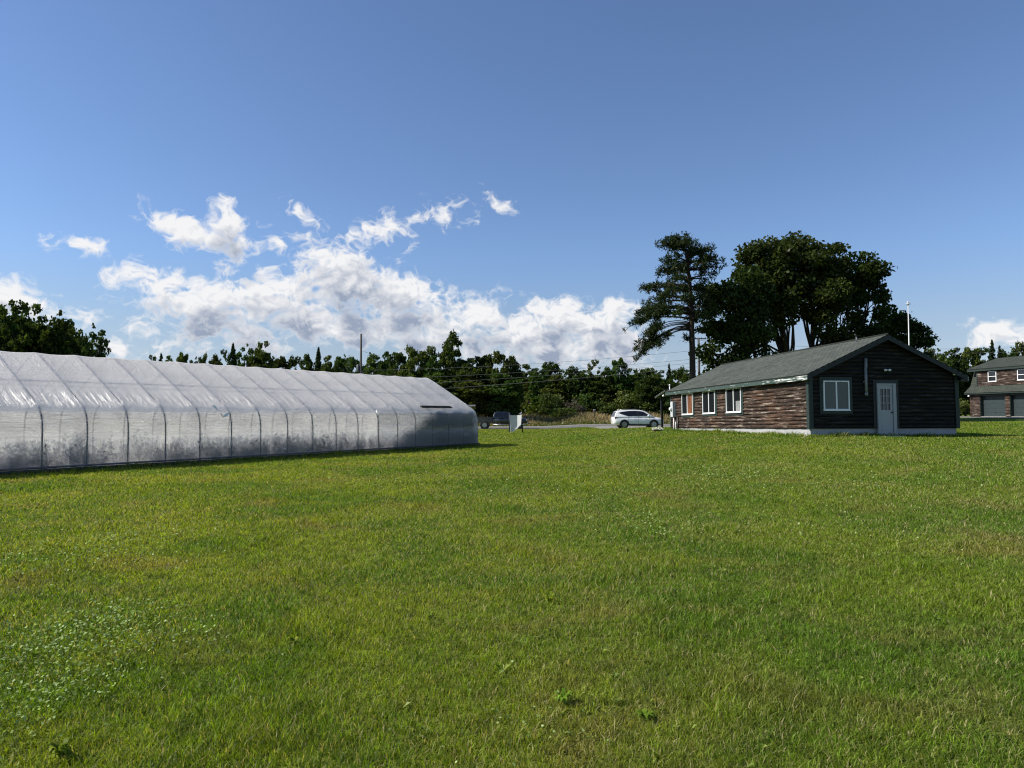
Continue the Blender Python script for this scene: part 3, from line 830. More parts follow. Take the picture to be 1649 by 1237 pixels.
# soffit decks, fascia and rake boards
fasc, N, out = mat('worn_fascia')
tc = N.n('ShaderNodeTexCoord').outputs['Object']
nz = N.noise(N.mapping(tc, scale=(1, .8, 9)), 2.2, 5, .7).outputs[0]
sy_ = N.n('ShaderNodeSeparateXYZ', ins={0: tc}).outputs[1]
wear = N.maprange(N.math('ADD', nz, N.math('MULTIPLY', N.maprange(sy_, 4.5, .5), .115)), .60, .68)
cc = N.mix(wear, (.03, .055, .047), (.66, .67, .64))
N.set(out, 0, N.n('ShaderNodeBsdfPrincipled', ins={'Base Color': cc, 'Roughness': .7}))
zf = rz_at(-OVE)
for xa, xb in ((-OVE-.005, -OVE+.025), (HW+OVE-.025, HW+OVE+.005)):
    m_ = MB(); m_.box(xa, xb, -OVR-.03, HL+.27, zf-.24, zf-.062); m_.build('fascia_board', fasc, cabin)
rake_m = simple('rake_green', (.007, .009, .008), .6, var=.3); soff_m = simple('soffit', (.05, .05, .045), .8)
for sgn in (-1, 1):
    for y0, y1 in ((-OVR-.03, -OVR+.005), (HL+.22, HL+.27)):
        m_ = MB()
        xo = HW/2 + sgn*(HW/2 + OVE - .03)
        a0 = (xo, y0, rz_at(xo) - .235); a1 = (xo, y1, rz_at(xo) - .235); b0 = (HW/2 + sgn*.001, y0, RZ - .235); b1 = (HW/2 + sgn*.001, y1, RZ - .235)
        up = Vector((0, 0, .165))
        m_.hexa([a0, a1, b1, b0, tuple(Vector(a0)+up), tuple(Vector(a1)+up), tuple(Vector(b1)+up), tuple(Vector(b0)+up)])
        m_.build('rake_board', rake_m, cabin)
    m_ = MB()   # eave soffit
    xo = HW/2 + sgn*(HW/2 + OVE - .03); xi = HW/2 + sgn*(HW/2 + .0)
    m_.box(min(xo, xi), max(xo, xi), -OVR+.01, HL+.2, zf-.235, zf-.20); m_.build('soffit', soff_m, cabin)
m_ = MB(); m_.path([(HW/2, -OVR-.02, RZ+.005), (HW/2, HL+.25, RZ+.005)], .05, 8); m_.build('ridge_cap', shingle, cabin, True)
for T in (Tl, Tf):
    m_ = MB(); m_.tbox(T, -.07, .11, FZ, wt_ - (.05 if T is Tl else 0), .064, .085); m_.build('corner_board', green_trim, cabin)
m_ = MB(); m_.tbox(Tf, HW-.11, HW+.07, FZ, wt_, .064, .085); m_.build('corner_board', green_trim, cabin)
m_ = MB(); m_.tbox(Tl, HL-.12, HL+.03, FZ, wt_-.05, .064, .085); m_.build('corner_board', green_trim, cabin)

glass, N, out = mat('window_glass')
p = N.n('ShaderNodeBsdfPrincipled', ins={'Base Color': (.012, .014, .016), 'Roughness': .04, 'Specular IOR Level': .6}); N.set(out, 0, p)
blind_m = simple('grey_blind', (.085, .092, .09), .35, var=.08, scale=3)
orange_m = simple('orange_curtain', (.14, .05, .018), .5, var=.35, scale=4)
white_cloth = simple('pale_cloth', (.2, .2, .2), .6, var=.3)

def window(T, s0, s1, z0, z1, parent, panes=(None, None), trim=True, wf=.05, hor=False):
    m_ = MB()
    m_.tbox(T, s0, s1, z0, z0+wf, .05, .125); m_.tbox(T, s0, s1, z1-wf, z1, .05, .125)
    m_.tbox(T, s0, s0+wf, z0+wf, z1-wf, .05, .123); m_.tbox(T, s1-wf, s1, z0+wf, z1-wf, .05, .123)
    sm, zm = (s0+s1)/2, (z0+z1)/2
    if hor: m_.tbox(T, s0+wf, s1-wf, zm-.03, zm+.03, .05, .118)
    else: m_.tbox(T, sm-.03, sm+.03, z0+wf, z1-wf, .05, .118)
    fr = m_.build('window', white_vinyl, parent, bevel=.006)
    cells = [(s0+wf, s1-wf, zm+.03, z1-wf), (s0+wf, s1-wf, z0+wf, zm-.03)] if hor else [(s0+wf, sm-.03, z0+wf, z1-wf), (sm+.03, s1-wf, z0+wf, z1-wf)]
    for (a, b, c_, d), pm in zip(cells, panes):
        m_ = MB(); m_.tbox(T, a, b, c_, d, .05, .088); m_.build('pane', pm or glass, fr)
    m_ = MB(); m_.tbox(T, s0-.02, s1+.02, z0-.035, z0-.002, .05, .145); m_.build('sill', white_vinyl, fr)
    if trim:
        m_ = MB(); t = .15
        m_.tbox(T, s0-t, s0-.003, z0-t, z1+t, .03, .078); m_.tbox(T, s1+.003, s1+t, z0-t, z1+t, .03, .078)
        m_.tbox(T, s0-.003, s1+.003, z1+.003, z1+t, .03, .076); m_.tbox(T, s0-.003, s1+.003, z0-t, z0-.003, .03, .076)
        m_.build('trim', green_trim, fr)
    return fr
fr = window(Tl, 11.40, 12.95, 1.14, 2.36, cabin, (orange_m, glass)); fr['label'] = 'far window of the long wall, orange curtain behind its right half'
window(Tl, 8.56, 10.08, 1.15, 2.37, cabin)
fr = window(Tl, 5.68, 7.26, 1.16, 2.38, cabin)
m_ = MB(); m_.tbox(Tl, 5.78, 6.25, 1.22, 1.72, .089, .0915); m_.build('paper_sheet', white_cloth, fr)
fr = window(Tf, .58, 1.755, 1.13, 2.35, cabin, (blind_m, blind_m)); fr['label'] = 'gable window closed with pale grey blinds'

# gable door
m_ = MB(); d0, d1, dz0, dz1 = 3.03, 3.90, .13, 2.25
m_.tbox(Tf, d0, d0+.05, dz0, dz1, .03, .14); m_.tbox(Tf, d1-.05, d1, dz0, dz1, .03, .14); m_.tbox(Tf, d0+.05, d1-.05, dz1-.06, dz1, .03, .14)
m_.tbox(Tf, d0-.02, d1+.02, dz0-.05, dz0, .0, .20)
door = m_.build('door_frame', door_m, cabin, bevel=.006)
a, b = d0+.055, d1-.17
leaf = MB()
lz0, lz1 = 1.13, 2.02; la, lb = a+.09, b-.10
leaf.tbox(Tf, a, la, dz0, dz1-.062, .04, .112); leaf.tbox(Tf, lb, b, dz0, dz1-.062, .04, .112)
leaf.tbox(Tf, la, lb, lz1, dz1-.062, .04, .112); leaf.tbox(Tf, la, lb, dz0, lz0, .04, .107)
leaf.tbox(Tf, la+.05, lb-.05, dz0+.15, lz0-.15, .105, .113)
for k in (1, 2):
    q = la + (lb-la)*k/3; leaf.tbox(Tf, q-.012, q+.012, lz0, lz1, .06, .111)
    q = lz0 + (lz1-lz0)*k/3; leaf.tbox(Tf, la, lb, q-.012, q+.012, .06, .109)
dl = leaf.build('door', door_m, cabin)
m_ = MB(); m_.tbox(Tf, la, lb, lz0, lz1, .05, .075); m_.build('pane', glass, dl)
m_ = MB(); m_.lathe([(.0, -.06), (.03, -.05), (.035, -.03), (.015, -.01), (.03, .0)], 'y', (b-.05, -.115, 1.03), 12); m_.build('door_knob', black_m, dl, True)
m_ = MB(); m_.tbox(Tf, b+.02, d1-.06, dz0, dz1-.062, .06, .155); m_.build('storm_door_edge', door_m, cabin, bevel=.01)
m_ = MB(); m_.tbox(Tf, d0-.15, d0-.003, FZ, dz1+.15, .03, .078); m_.tbox(Tf, d1+.003, d1+.15, FZ, dz1+.15, .03, .078); m_.tbox(Tf, d0, d1, dz1+.003, dz1+.15, .03, .076)
m_.build('door_trim', simple('dark_trim', (.012, .016, .015), .6, var=.3), cabin)
m_ = MB(); m_.tbox(Tf, d0-.1, d1+.1, -.2, .06, .06, .5); m_.build('door_step', concrete, cabin, bevel=.02)

pvc = simple('grey_vent_pipe', (.20, .205, .205), .5, var=.06)
m_ = MB(); m_.path([(2.52, -.13, 1.80), (2.52, -.13, 2.93)], .055, 12); m_.path([(2.52, -.13, 1.74), (2.52, -.13, 1.86)], .066, 12)
m_.path([(2.53, -.13, 2.9), (2.55, -.105, 2.98), (2.56, -.1, 3.3)], .06, 12); m_.tbox(Tf, 2.44, 2.60, 2.3, 2.34, .04, .08); m_.build('vent_pipe', pvc, cabin, True)
m_ = MB(); m_.tbox(Tf, 3.44, 3.60, 2.80, 2.84, .05, .12)
for s_ in (3.42, 3.62): m_.lathe([(.03, -.07), (.055, -.0), (.05, .03), (.02, .05)], 'y', (s_, -.15, 2.81), 12)
m_.build('security_lamp', white_p, cabin, True)
m_ = MB(); m_.lathe([(.02, 0), (.03, -.02), (.07, -.06), (.075, -.13), (.04, -.16)], 'z', (HW-.2, -.2, 2.78), 14); m_.build('eave_lamp', white_p, cabin, True)
m_ = MB(); m_.path([(HW/2 - .28, 1.3, RZ - .2), (HW/2 - .28, 1.3, RZ + .10)], .03, 10); m_.path([(HW/2-.28, 1.3, RZ+.09), (HW/2-.42, 1.2, RZ+.19)], .022, 8); m_.build('roof_vent', galv, cabin, True)

grey_box = simple('meter_box_grey', (.52, .54, .54), .5, .2, .06)
m_ = MB(); m_.tbox(Tl, 13.98, 14.34, 1.02, 1.95, .06, .27); mbx = m_.build('meter_box', grey_box, cabin, bevel=.012)
m_ = MB(); m_.lathe([(.10, 0), (.105, .05), (.09, .13), (.05, .15)], 'x', (-.27, 14.16, 1.5), 18)
m_.v = [(-.27 - (x + .27), y, z) for x, y, z in m_.v]
m_.build('meter_dial', simple('meter_glass', (.75, .76, .76), .15, var=.05), mbx, True)
m_ = MB(); m_.path([(-.15, 14.1, 1.02), (-.15, 14.1, -.1)], .04, 10); m_.build('conduit', simple('conduit_grey', (.6, .6, .6), .5), cabin, True)
m_ = MB(); m_.path([(-.12, 13.86, .72), (-.14, 13.84, .55), (-.14, 13.84, -.1)], .032, 10); m_.build('conduit', simple('conduit_white', (.66, .66, .65), .5), cabin, True)
m_ = MB(); m_.path([(-.10, 13.6, 1.0), (-.10, 13.6, -.1)], .045, 10); m_.build('conduit', black_m, cabin, True)

# porch on the far gable
PZ1, PZ0, PD = 2.72, 2.36, 1.75
roof_slab('porch_roof', [(-OVE-.02, HL+.26+PD, PZ0), (HW+OVE, HL+.26+PD, PZ0), (HW+OVE, HL+.262, PZ1), (-OVE-.02, HL+.262, PZ1)], .12, shingle, cabin)
for x_ in (.02, HW/2, HW-.1):
    m_ = MB(); m_.box(x_-.06, x_+.06, HL+1.62, HL+1.74, .08, PZ0-.08); m_.box(x_-.08, x_+.08, HL+1.60, HL+1.76, .08, .16); m_.build('porch_post', simple('porch_post', (.012, .014, .013), .6, var=.3), cabin)
m_ = MB(); m_.box(-.1, HW, HL+1.6, HL+1.75, PZ0-.14, PZ0-.02); m_.build('porch_beam', simple('porch_beam', (.02, .025, .022), .6), cabin)
m_ = MB(); m_.box(-.55, HW+.1, HL+.05, HL+2.1, -.25, .075); m_.build('porch_slab', simple('porch_slab', (.62, .58, .50), .85, var=.1, bump=.2), cabin, bevel=.015)
m_ = MB(); m_.lathe([(.02, .05), (.07, 0), (.07, -.06), (.03, -.09)], 'z', (-.3, HL+.55, PZ0+.02), 12); m_.build('porch_lamp', white_p, cabin, True)
m_ = MB(); m_.path([(.3, HL+1.0, 2.5), (.3, HL+1.0, 3.02)], .035, 8); m_.path([(.3, HL+1.0, 2.98), (.3, HL+1.0, 3.1)], .05, 8); m_.build('roof_vent', white_p, cabin, True)

# white flowers in a low planter beside the porch post
pl = empty('flower_planter', (HO[0] - .02*.986 - (HL+1.45)*.165 - .33, HO[1] + (HL+1.45)*.986, .72 - dip*(HL+1.45) + .075), HOUSE_A, 'low dark planter of white flowers at the foot of the porch post', 'planter')
m_ = MB(); m_.box(-.28, .28, -.12, .12, 0, .14); m_.box(-.30, .30, -.14, .14, .12, .16); m_.build('trough', simple('planter_brown', (.07, .03, .02), .7), pl, bevel=.01)
Cc = np.stack([rng.uniform(-.36, .36, 160), rng.uniform(-.16, .16, 160), .16 + .14*rng.random(160)], -1)
leaf_obj('blossom', Cc, .05, leaf_mat('white_petal', (.6, .6, .58), (.8, .8, .78), .2, 0), pl)

# ------------------------------------------------------------------ garage with gambrel roof
garage = empty('log_garage', (*GG, 1.37), GA, 'two-storey log garage with gambrel roof, dormer and dark garage doors at the right edge', 'garage')
GLn, GD = 14.0, 8.0
TG = lambda s, z, o: (s, -o, z)
logs_g = log_mat('logs_garage', (.018, .011, .009), (.05, .031, .023), (.10, .058, .038), (.36, .31, .26), .85, .5, 9)
m_ = MB(); m_.box(.05, GLn-.05, .05, GD-.05, -.6, .06); m_.build('foundation', concrete, garage)
piers = [(0, 1.45), (4.88, 5.5), (8.65, 9.25), (12.4, GLn)]
for i, (a, b) in enumerate(piers):
    log_wall('wall_pier', TG, b-a, .06, lambda z, a=a, b=b: (a, b), logs_g, garage, 20+i, prof=2.85)
m_ = MB(); m_.tbox(TG, 0, GLn, 2.42, 2.86, -.25, .03); m_.build('lintel', simple('garage_lintel', (.03, .04, .036), .7, var=.3), garage)
for a, b in ((1.45, 4.88), (5.5, 8.65), (9.25, 12.4)):
    m_ = MB()
    for k in range(5):
        m_.tbox(TG, a, b, .06 + k*.475, .06 + k*.475 + .468, -.40, -.36)
    dr = m_.build('garage_door', simple('green_garage_door', (.022, .034, .035), .5, var=.08), garage, bevel=.012)
    m_ = MB(); m_.tbox(TG, (a+b)/2-.12, (a+b)/2+.12, .5, .53, -.36, -.32); m_.build('handle', black_m, dr)
    for q0, q1 in ((a, a+.04), (b-.04, b)):
        m_ = MB(); m_.tbox(TG, q0, q1, .06, 2.42, -.36, .02); m_.build('jamb', green_trim, garage)
# outer shell: gambrel outline extruded
m_ = MB()
for xx in (.03, GLn-.03):
    m_.add([(xx, .42, 0), (xx, GD-.42, 0), (xx, GD-.1, 2.7), (xx, GD-1.1, 5.55), (xx, GD/2, 6.85), (xx, 1.1, 5.55), (xx, .42, 2.7)], [tuple(range(7))])
m_.add([(0.03, GD-.1, 0), (GLn-.03, GD-.1, 0), (GLn-.03, GD-.1, 2.7), (0.03, GD-.1, 2.7)], [(0,1,2,3)])
m_.build('wall', logs_g, garage)
gsh = shingle_mat('garage_shingles', (.042, .050, .041), (.062, .070, .058))
DX = .75
roof_slab('lower_roof', [(-.3, -.55, 2.80), (GLn+.3, -.55, 2.80), (GLn+.3, .34, 3.62), (-.3, .34, 3.62)], .10, gsh, garage)
roof_slab('gambrel_roof', [(-.3, .34, 3.62), (DX, .34, 3.62), (DX, 1.02, 5.66), (-.3, 1.02, 5.66)], .08, gsh, garage)
roof_slab('dormer_roof', [(-.3, -.08, 5.60), (GLn+.3, -.08, 5.60), (GLn+.3, GD/2, 7.0), (-.3, GD/2, 7.0)], .12, gsh, garage)
roof_slab('back_roof', [(-.3, GD-1.0, 5.66), (GLn+.3, GD-1.0, 5.66), (GLn+.3, GD/2+.01, 7.0), (-.3, GD/2+.01, 7.0)], .12, gsh, garage)
roof_slab('back_roof', [(-.3, GD+.4, 2.66), (GLn+.3, GD+.4, 2.66), (GLn+.3, GD-.98, 5.66), (-.3, GD-.98, 5.66)], .12, gsh, garage)
m_ = MB(); m_.tbox(TG, -.3, GLn+.3, 5.30, 5.49, .045, .075); m_.build('fascia_board', green_trim, garage)
m_ = MB(); m_.tbox(TG, -.3, GLn+.3, 2.64, 2.74, .47, .53); m_.build('fascia_board', green_trim, garage)
TD = lambda s, z, o: (s, .30 - o, z)
log_wall('dormer_wall', TD, GLn-DX, 3.58, lambda z: (DX, GLn), logs_g, garage, 31, prof=5.52, course=.14)
m_ = MB(); m_.tbox(TD, DX-.06, DX+.09, 3.58, 5.50, .06, .08); m_.build('corner_board', green_trim, garage)
m_ = MB(); m_.add([(DX, .3, 3.6), (DX, 1.1, 5.5), (DX, .3, 5.5)], [(0,1,2)]); m_.build('dormer_cheek', green_trim, garage)
for a, b in ((2.41, 3.57), (6.3, 7.46), (10.2, 11.36)):
    window(TD, a, b, 4.02, 5.22, garage, trim=False, wf=.09, hor=True)
m_ = MB(); m_.lathe([(.03, 0), (.1, -.05), (.12, -.16), (.05, -.2)], 'z', (.25, -.42, 2.55), 12); m_.build('eave_lamp', white_p, garage, True)

# ------------------------------------------------------------------ poles and lines
poleW = simple('weathered_pole', (.085, .075, .066), .9, var=.3, scale=4, bump=.3)
def pole(px, Yd, top, label, arm=None):
    x = at(px, Yd); zb = gz(x, Yd); h = hz(top, Yd) - zb
    t = empty('utility_pole', (x, Yd, zb), 0, label, 'utility pole', 'wooden utility poles along the road')
    m_ = MB(); m_.path([(0, 0, -.5), (.02, 0, h*.5), (0, 0, h)], [.19, .16, .12], 12); m_.build('shaft', poleW, t, True)
    if arm:
        for az_ in arm:
            m_ = MB(); m_.box(-1.0, 1.0, -.06, .06, az_-.07, az_+.07); ar = m_.build('crossarm', poleW, t)
            for q in (-.85, -.4, .4, .85):
                m_ = MB(); m_.lathe([(.03, .07), (.05, .1), (.05, .17), (.03, .2)], 'z', (q, 0, az_), 8); m_.build('insulator', black_m, ar, True)
    return (x, Yd, zb, h)
pA = pole(580.5, 93, 537, 'bare wooden utility pole standing behind the tunnel greenhouse')
m_ = MB(); m_.lathe([(.0, 7.2), (.18, 7.22), (.2, 7.3), (.2, 8.1), (.15, 8.16), (.0, 8.18)], 'z', (-.36, .05, 0), 14)
pA_o = [o for o in bpy.data.objects if o.name == 'utility_pole'][0]
m_.build('transformer', simple('transformer_grey', (.10, .11, .115), .5, var=.1), pA_o, True)
pB = pole(1126, 91, 543, 'wooden utility pole with crossarm between the pine trunk and the cabin roof', arm=(11.0,))
pC = pole(1905, 88, 520, 'utility pole holding the faint lines that cross the sky right of the cabin')
def wire(p0, p1, sagm, label, r=.016):
    p0, p1 = Vector(p0), Vector(p1); m_ = MB(); n_ = 22
    pts = [p0.lerp(p1, i/n_) - Vector((0, 0, 4*sagm*(i/n_)*(1 - i/n_))) for i in range(n_+1)]
    m_.path(pts, r, 5)
    return tag(m_.build('power_line', simple('wire_grey', (.16, .16, .16), .5), None, True), label, 'power line', 'overhead lines between the poles')
def pt(px, py, Yd): return (at(px, Yd), Yd, hz(py, Yd))
wire(pt(581, 596, 93), pt(1126, 563, 91), .5, 'topmost overhead line between the two poles')
wire(pt(581, 611, 93), pt(1126, 577, 91), .35, 'second overhead line from the top between the two poles')
wire(pt(581, 621, 93), pt(1126, 583, 91), .35, 'third overhead line from the top between the two poles')
wire(pt(581, 633, 93), pt(1126, 590, 91), .3, 'lowest overhead line between the two poles', .02)
wire(pt(581, 564, 93), pt(700, 596, 118), .3, 'short slack line running back from the left pole', .018)
wire(pt(1126, 547, 91), pt(1905, 545, 88), 1.2, 'upper faint line crossing the sky right of the cabin', .015)
wire(pt(1126, 553, 91), pt(1905, 553, 88), 1.2, 'lower faint line crossing the sky right of the cabin', .015)

# flagpole
xf, yf = at(1466, 56), 56; zb = gz(xf, yf); hf = hz(485, yf) - zb
fp = empty('flagpole', (xf, yf, zb), 0, 'tall white flagpole with a ball top behind the cabin roof', 'flagpole')
wm = simple('flagpole_white', (.55, .55, .55), .35, var=.04)
m_ = MB(); m_.path([(0, 0, -.3), (0, 0, hf*.5), (0, 0, hf-.2)], [.055, .048, .036], 14); m_.build('shaft', wm, fp, True)
m_ = MB(); m_.lathe([(.05, 0), (.14, .03), (.14, .07), (.05, .1)], 'z', (0, 0, hf-.22), 14); m_.path([(-.2, 0, hf-.16), (.2, 0, hf-.16)], .03, 8); m_.build('truck_pulley', wm, fp, True)
m_ = MB(); m_.lathe([(.01, 0), (.06, .03), (.08, .09), (.06, .15), (.01, .18)], 'z', (0, 0, hf-.12), 14); m_.build('ball_finial', wm, fp, True)

# roadside marker post
Yp = 103.0; xp = at(957, Yp)
ps_ = empty('marker_post', (xp, Yp, gz(xp, Yp)), 0, 'dark roadside post with a pale cap in front of the dry meadow', 'post')
m_ = MB(); m_.path([(0, 0, -.3), (.03, 0, .8), (-.02, 0, 1.7)], [.10, .095, .085], 10); m_.build('shaft', simple('post_dark', (.03, .028, .025), .9), ps_, True)
m_ = MB(); m_.box(-.16, .16, -.12, .2, 1.68, 1.86); m_.build('cap', simple('post_cap', (.4, .4, .42), .6), ps_, bevel=.03)

# white board on posts in front of the pickup
Ys = 64.0; xs_ = at(833, Ys); kk = Ys/F
sg = empty('sign_board', (xs_, Ys, gz(xs_, Ys)), 0, 'blank pale grey angled board on dark posts in front of the pickup', 'sign')
def sp(px, py): return ((px-833)*kk, (697.0-py)*kk + .0)
base = 0
poly = [(820.8, 668.8), (833, 668.6), (832.2, 691.5), (825, 696), (821.2, 686)]
grey_b = simple('board_grey', (.46, .455, .44), .5, var=.08, scale=2)
pale_b = simple('board_pale', (.66, .65, .63), .5, var=.06, scale=2)
def plate(poly, y0, y1, name, m):
    m_ = MB(); a = [sp(*p) for p in poly]; n_ = len(a)
    vs = [(x, y0(x), z) for x, z in a] + [(x, y0(x)+.04, z) for x, z in a]
    m_.add(vs, [tuple(range(n_))[::-1], tuple(n_+i for i in range(n_))] + [(i, (i+1) % n_, n_+(i+1) % n_, n_+i) for i in range(n_)])
    return m_.build(name, m, sg)
plate(poly, lambda x: 0.0, 0, 'panel', grey_b)
plate([(833, 668.6), (840, 667.8), (839, 683), (832.2, 691.5)], lambda x: -.5*x, 0, 'panel', pale_b)
m_ = MB(); e = [sp(825, 696), sp(839, 683)]; m_.path([(e[0][0], -.02, e[0][1]), (e[1][0], -.10, e[1][1])], .03, 8); m_.build('edge_rail', white_p, sg, True)
m_ = MB(); m_.path([(sp(820.4, 0)[0], .07, -.1), (sp(820.4, 0)[0], .07, sp(0, 664)[1])], .045, 8); m_.build('post', black_m, sg, True)
m_ = MB(); m_.path([(sp(841.3, 0)[0], .07, -.1), (sp(841.6, 0)[0], .07, sp(0, 672)[1])], .05, 8); m_.build('post', black_m, sg, True)
m_ = MB(); m_.box(sp(821.3, 0)[0], sp(823, 0)[0], -.08, -.02, -.1, sp(0, 685)[1]); m_.build('stake', white_p, sg)
m_ = MB(); m_.path([(sp(838, 0)[0], -.08, sp(0, 683.5)[1]), (sp(847, 0)[0], .05, sp(0, 683.2)[1])], .02, 6); m_.build('brace', white_p, sg, True)

# ------------------------------------------------------------------ vehicles
tyre_m = simple('tyre', (.014, .014, .015), .85, var=.2)
rim_m = simple('rim_alloy', (.35, .36, .37), .3, .85, .08)
dglass, N, out = mat('car_glass')
N.set(out, 0, N.n('ShaderNodeBsdfPrincipled', ins={'Base Color': (.01, .011, .013), 'Roughness': .05, 'Specular IOR Level': .6}))
clad = simple('black_cladding', (.015, .015, .016), .7)
def paint(name, c, met=0.0):
    m, N, out = mat(name)
    tc = N.n('ShaderNodeTexCoord').outputs['Object']
    nz = N.noise(tc, 2.5, 4, .6).outputs[0]
    dirt = N.math('MULTIPLY', N.maprange(N.n('ShaderNodeSeparateXYZ', ins={0: tc}).outputs[2], .6, .15), N.maprange(nz, .3, .7))
    cc = N.mix(N.math('MULTIPLY', dirt, .5), c, (.16, .13, .10))
    N.set(out, 0, N.n('ShaderNodeBsdfPrincipled', ins={'Base Color': cc, 'Roughness': .32, 'Metallic': met, 'Coat Weight': .7, 'Coat Roughness': .05}))
    return m
def loft(st, n=16, pw=3.2):
    vs, fs = [], []
    for (x, zb, zt, hw) in st:
        for k in range(n):
            a = 2*math.pi*(k+.5)/n; cs, sn = math.cos(a), math.sin(a)
            e = 2/pw
            y = hw*math.copysign(abs(cs)**e, cs); z = (zb+zt)/2 + (zt-zb)/2*math.copysign(abs(sn)**e, sn)
            vs.append((x, y, z))
    for i in range(len(st)-1):
        for k in range(n):
            a, b = i*n+k, i*n+(k+1) % n; fs.append((a, b, b+n, a+n))
    fs.append(tuple(range(n))[::-1]); fs.append(tuple((len(st)-1)*n+k for k in range(n)))
    return vs, fs
def cabshape(m_, poly, hw):
    n = len(poly); vs = [(x, -hw(z), z) for x, z in poly] + [(x, hw(z), z) for x, z in poly]
    m_.add(vs, [tuple(range(n)), tuple(n+i for i in range(n))[::-1]] + [(i, (i+1) % n, n+(i+1) % n, n+i) for i in range(n)])
def sideplate(parent, name, poly, hw, m, off=.012, sides=(-1, 1)):
    for s_ in sides:
        m_ = MB(); n = len(poly)
        vs = [(x, s_*(hw(z)+off), z) for x, z in poly] + [(x, s_*(hw(z)-.02), z) for x, z in poly]
        m_.add(vs, [tuple(range(n)), tuple(n+i for i in range(n))[::-1]] + [(i, (i+1) % n, n+(i+1) % n, n+i) for i in range(n)])
        m_.build(name, m, parent)
def wheel(parent, x, y, r, wd, spokes=5):
    s_ = 1 if y > 0 else -1
    m_ = MB(); prof = [(r*.62, -wd/2), (r*.9, -wd/2), (r*.985, -wd/2+.03), (r, -wd/4), (r, wd/4), (r*.985, wd/2-.03), (r*.9, wd/2), (r*.62, wd/2)]
    m_.lathe(prof, 'y', (x, y, r), 28); wo = m_.build('wheel', tyre_m, parent, True)
    m_ = MB(); yo = y + s_*(wd/2 - .01)
    for k in range(spokes):
        a = 2*math.pi*k/spokes + .3; c_, sn = math.cos(a), math.sin(a); px_, pz_ = -sn, c_
        w0, w1 = .05, .075; r0, r1 = r*.1, r*.62
        p_ = []
        for yy in (yo - s_*.03, yo + s_*.01):
            p_ += [(x+c_*r0-px_*w0, yy, r+sn*r0-pz_*w0), (x+c_*r1-px_*w1, yy, r+sn*r1-pz_*w1), (x+c_*r1+px_*w1, yy, r+sn*r1+pz_*w1), (x+c_*r0+px_*w0, yy, r+sn*r0+pz_*w0)]
        m_.hexa(p_)
    m_.lathe([(r*.60, -.03), (r*.66, -.03), (r*.66, .012), (r*.60, .012)], 'y', (x, yo, r), 28)
    m_.lathe([(.02, -.02), (r*.18, -.02), (r*.16, .02), (.02, .025)], 'y', (x, yo, r), 14)
    m_.build('rim', rim_m, wo)
def arch(parent, x, r, y, m):
    m_ = MB(); pts = [(x + r*math.cos(a), y, .36 + r*math.sin(a)) for a in [math.pi*(i/14)*1.12 - .19 for i in range(15)]]
    m_.path(pts, .045, 6); m_.build('wheel_arch', m, parent, True)
    m_ = MB(); s_ = 1 if y > 0 else -1
    m_.lathe([(.02, -.02), (r-.01, -.02), (r-.01, .006), (.02, .006)], 'y', (x, y, .36), 24); m_.build('wheel_well', clad, parent)

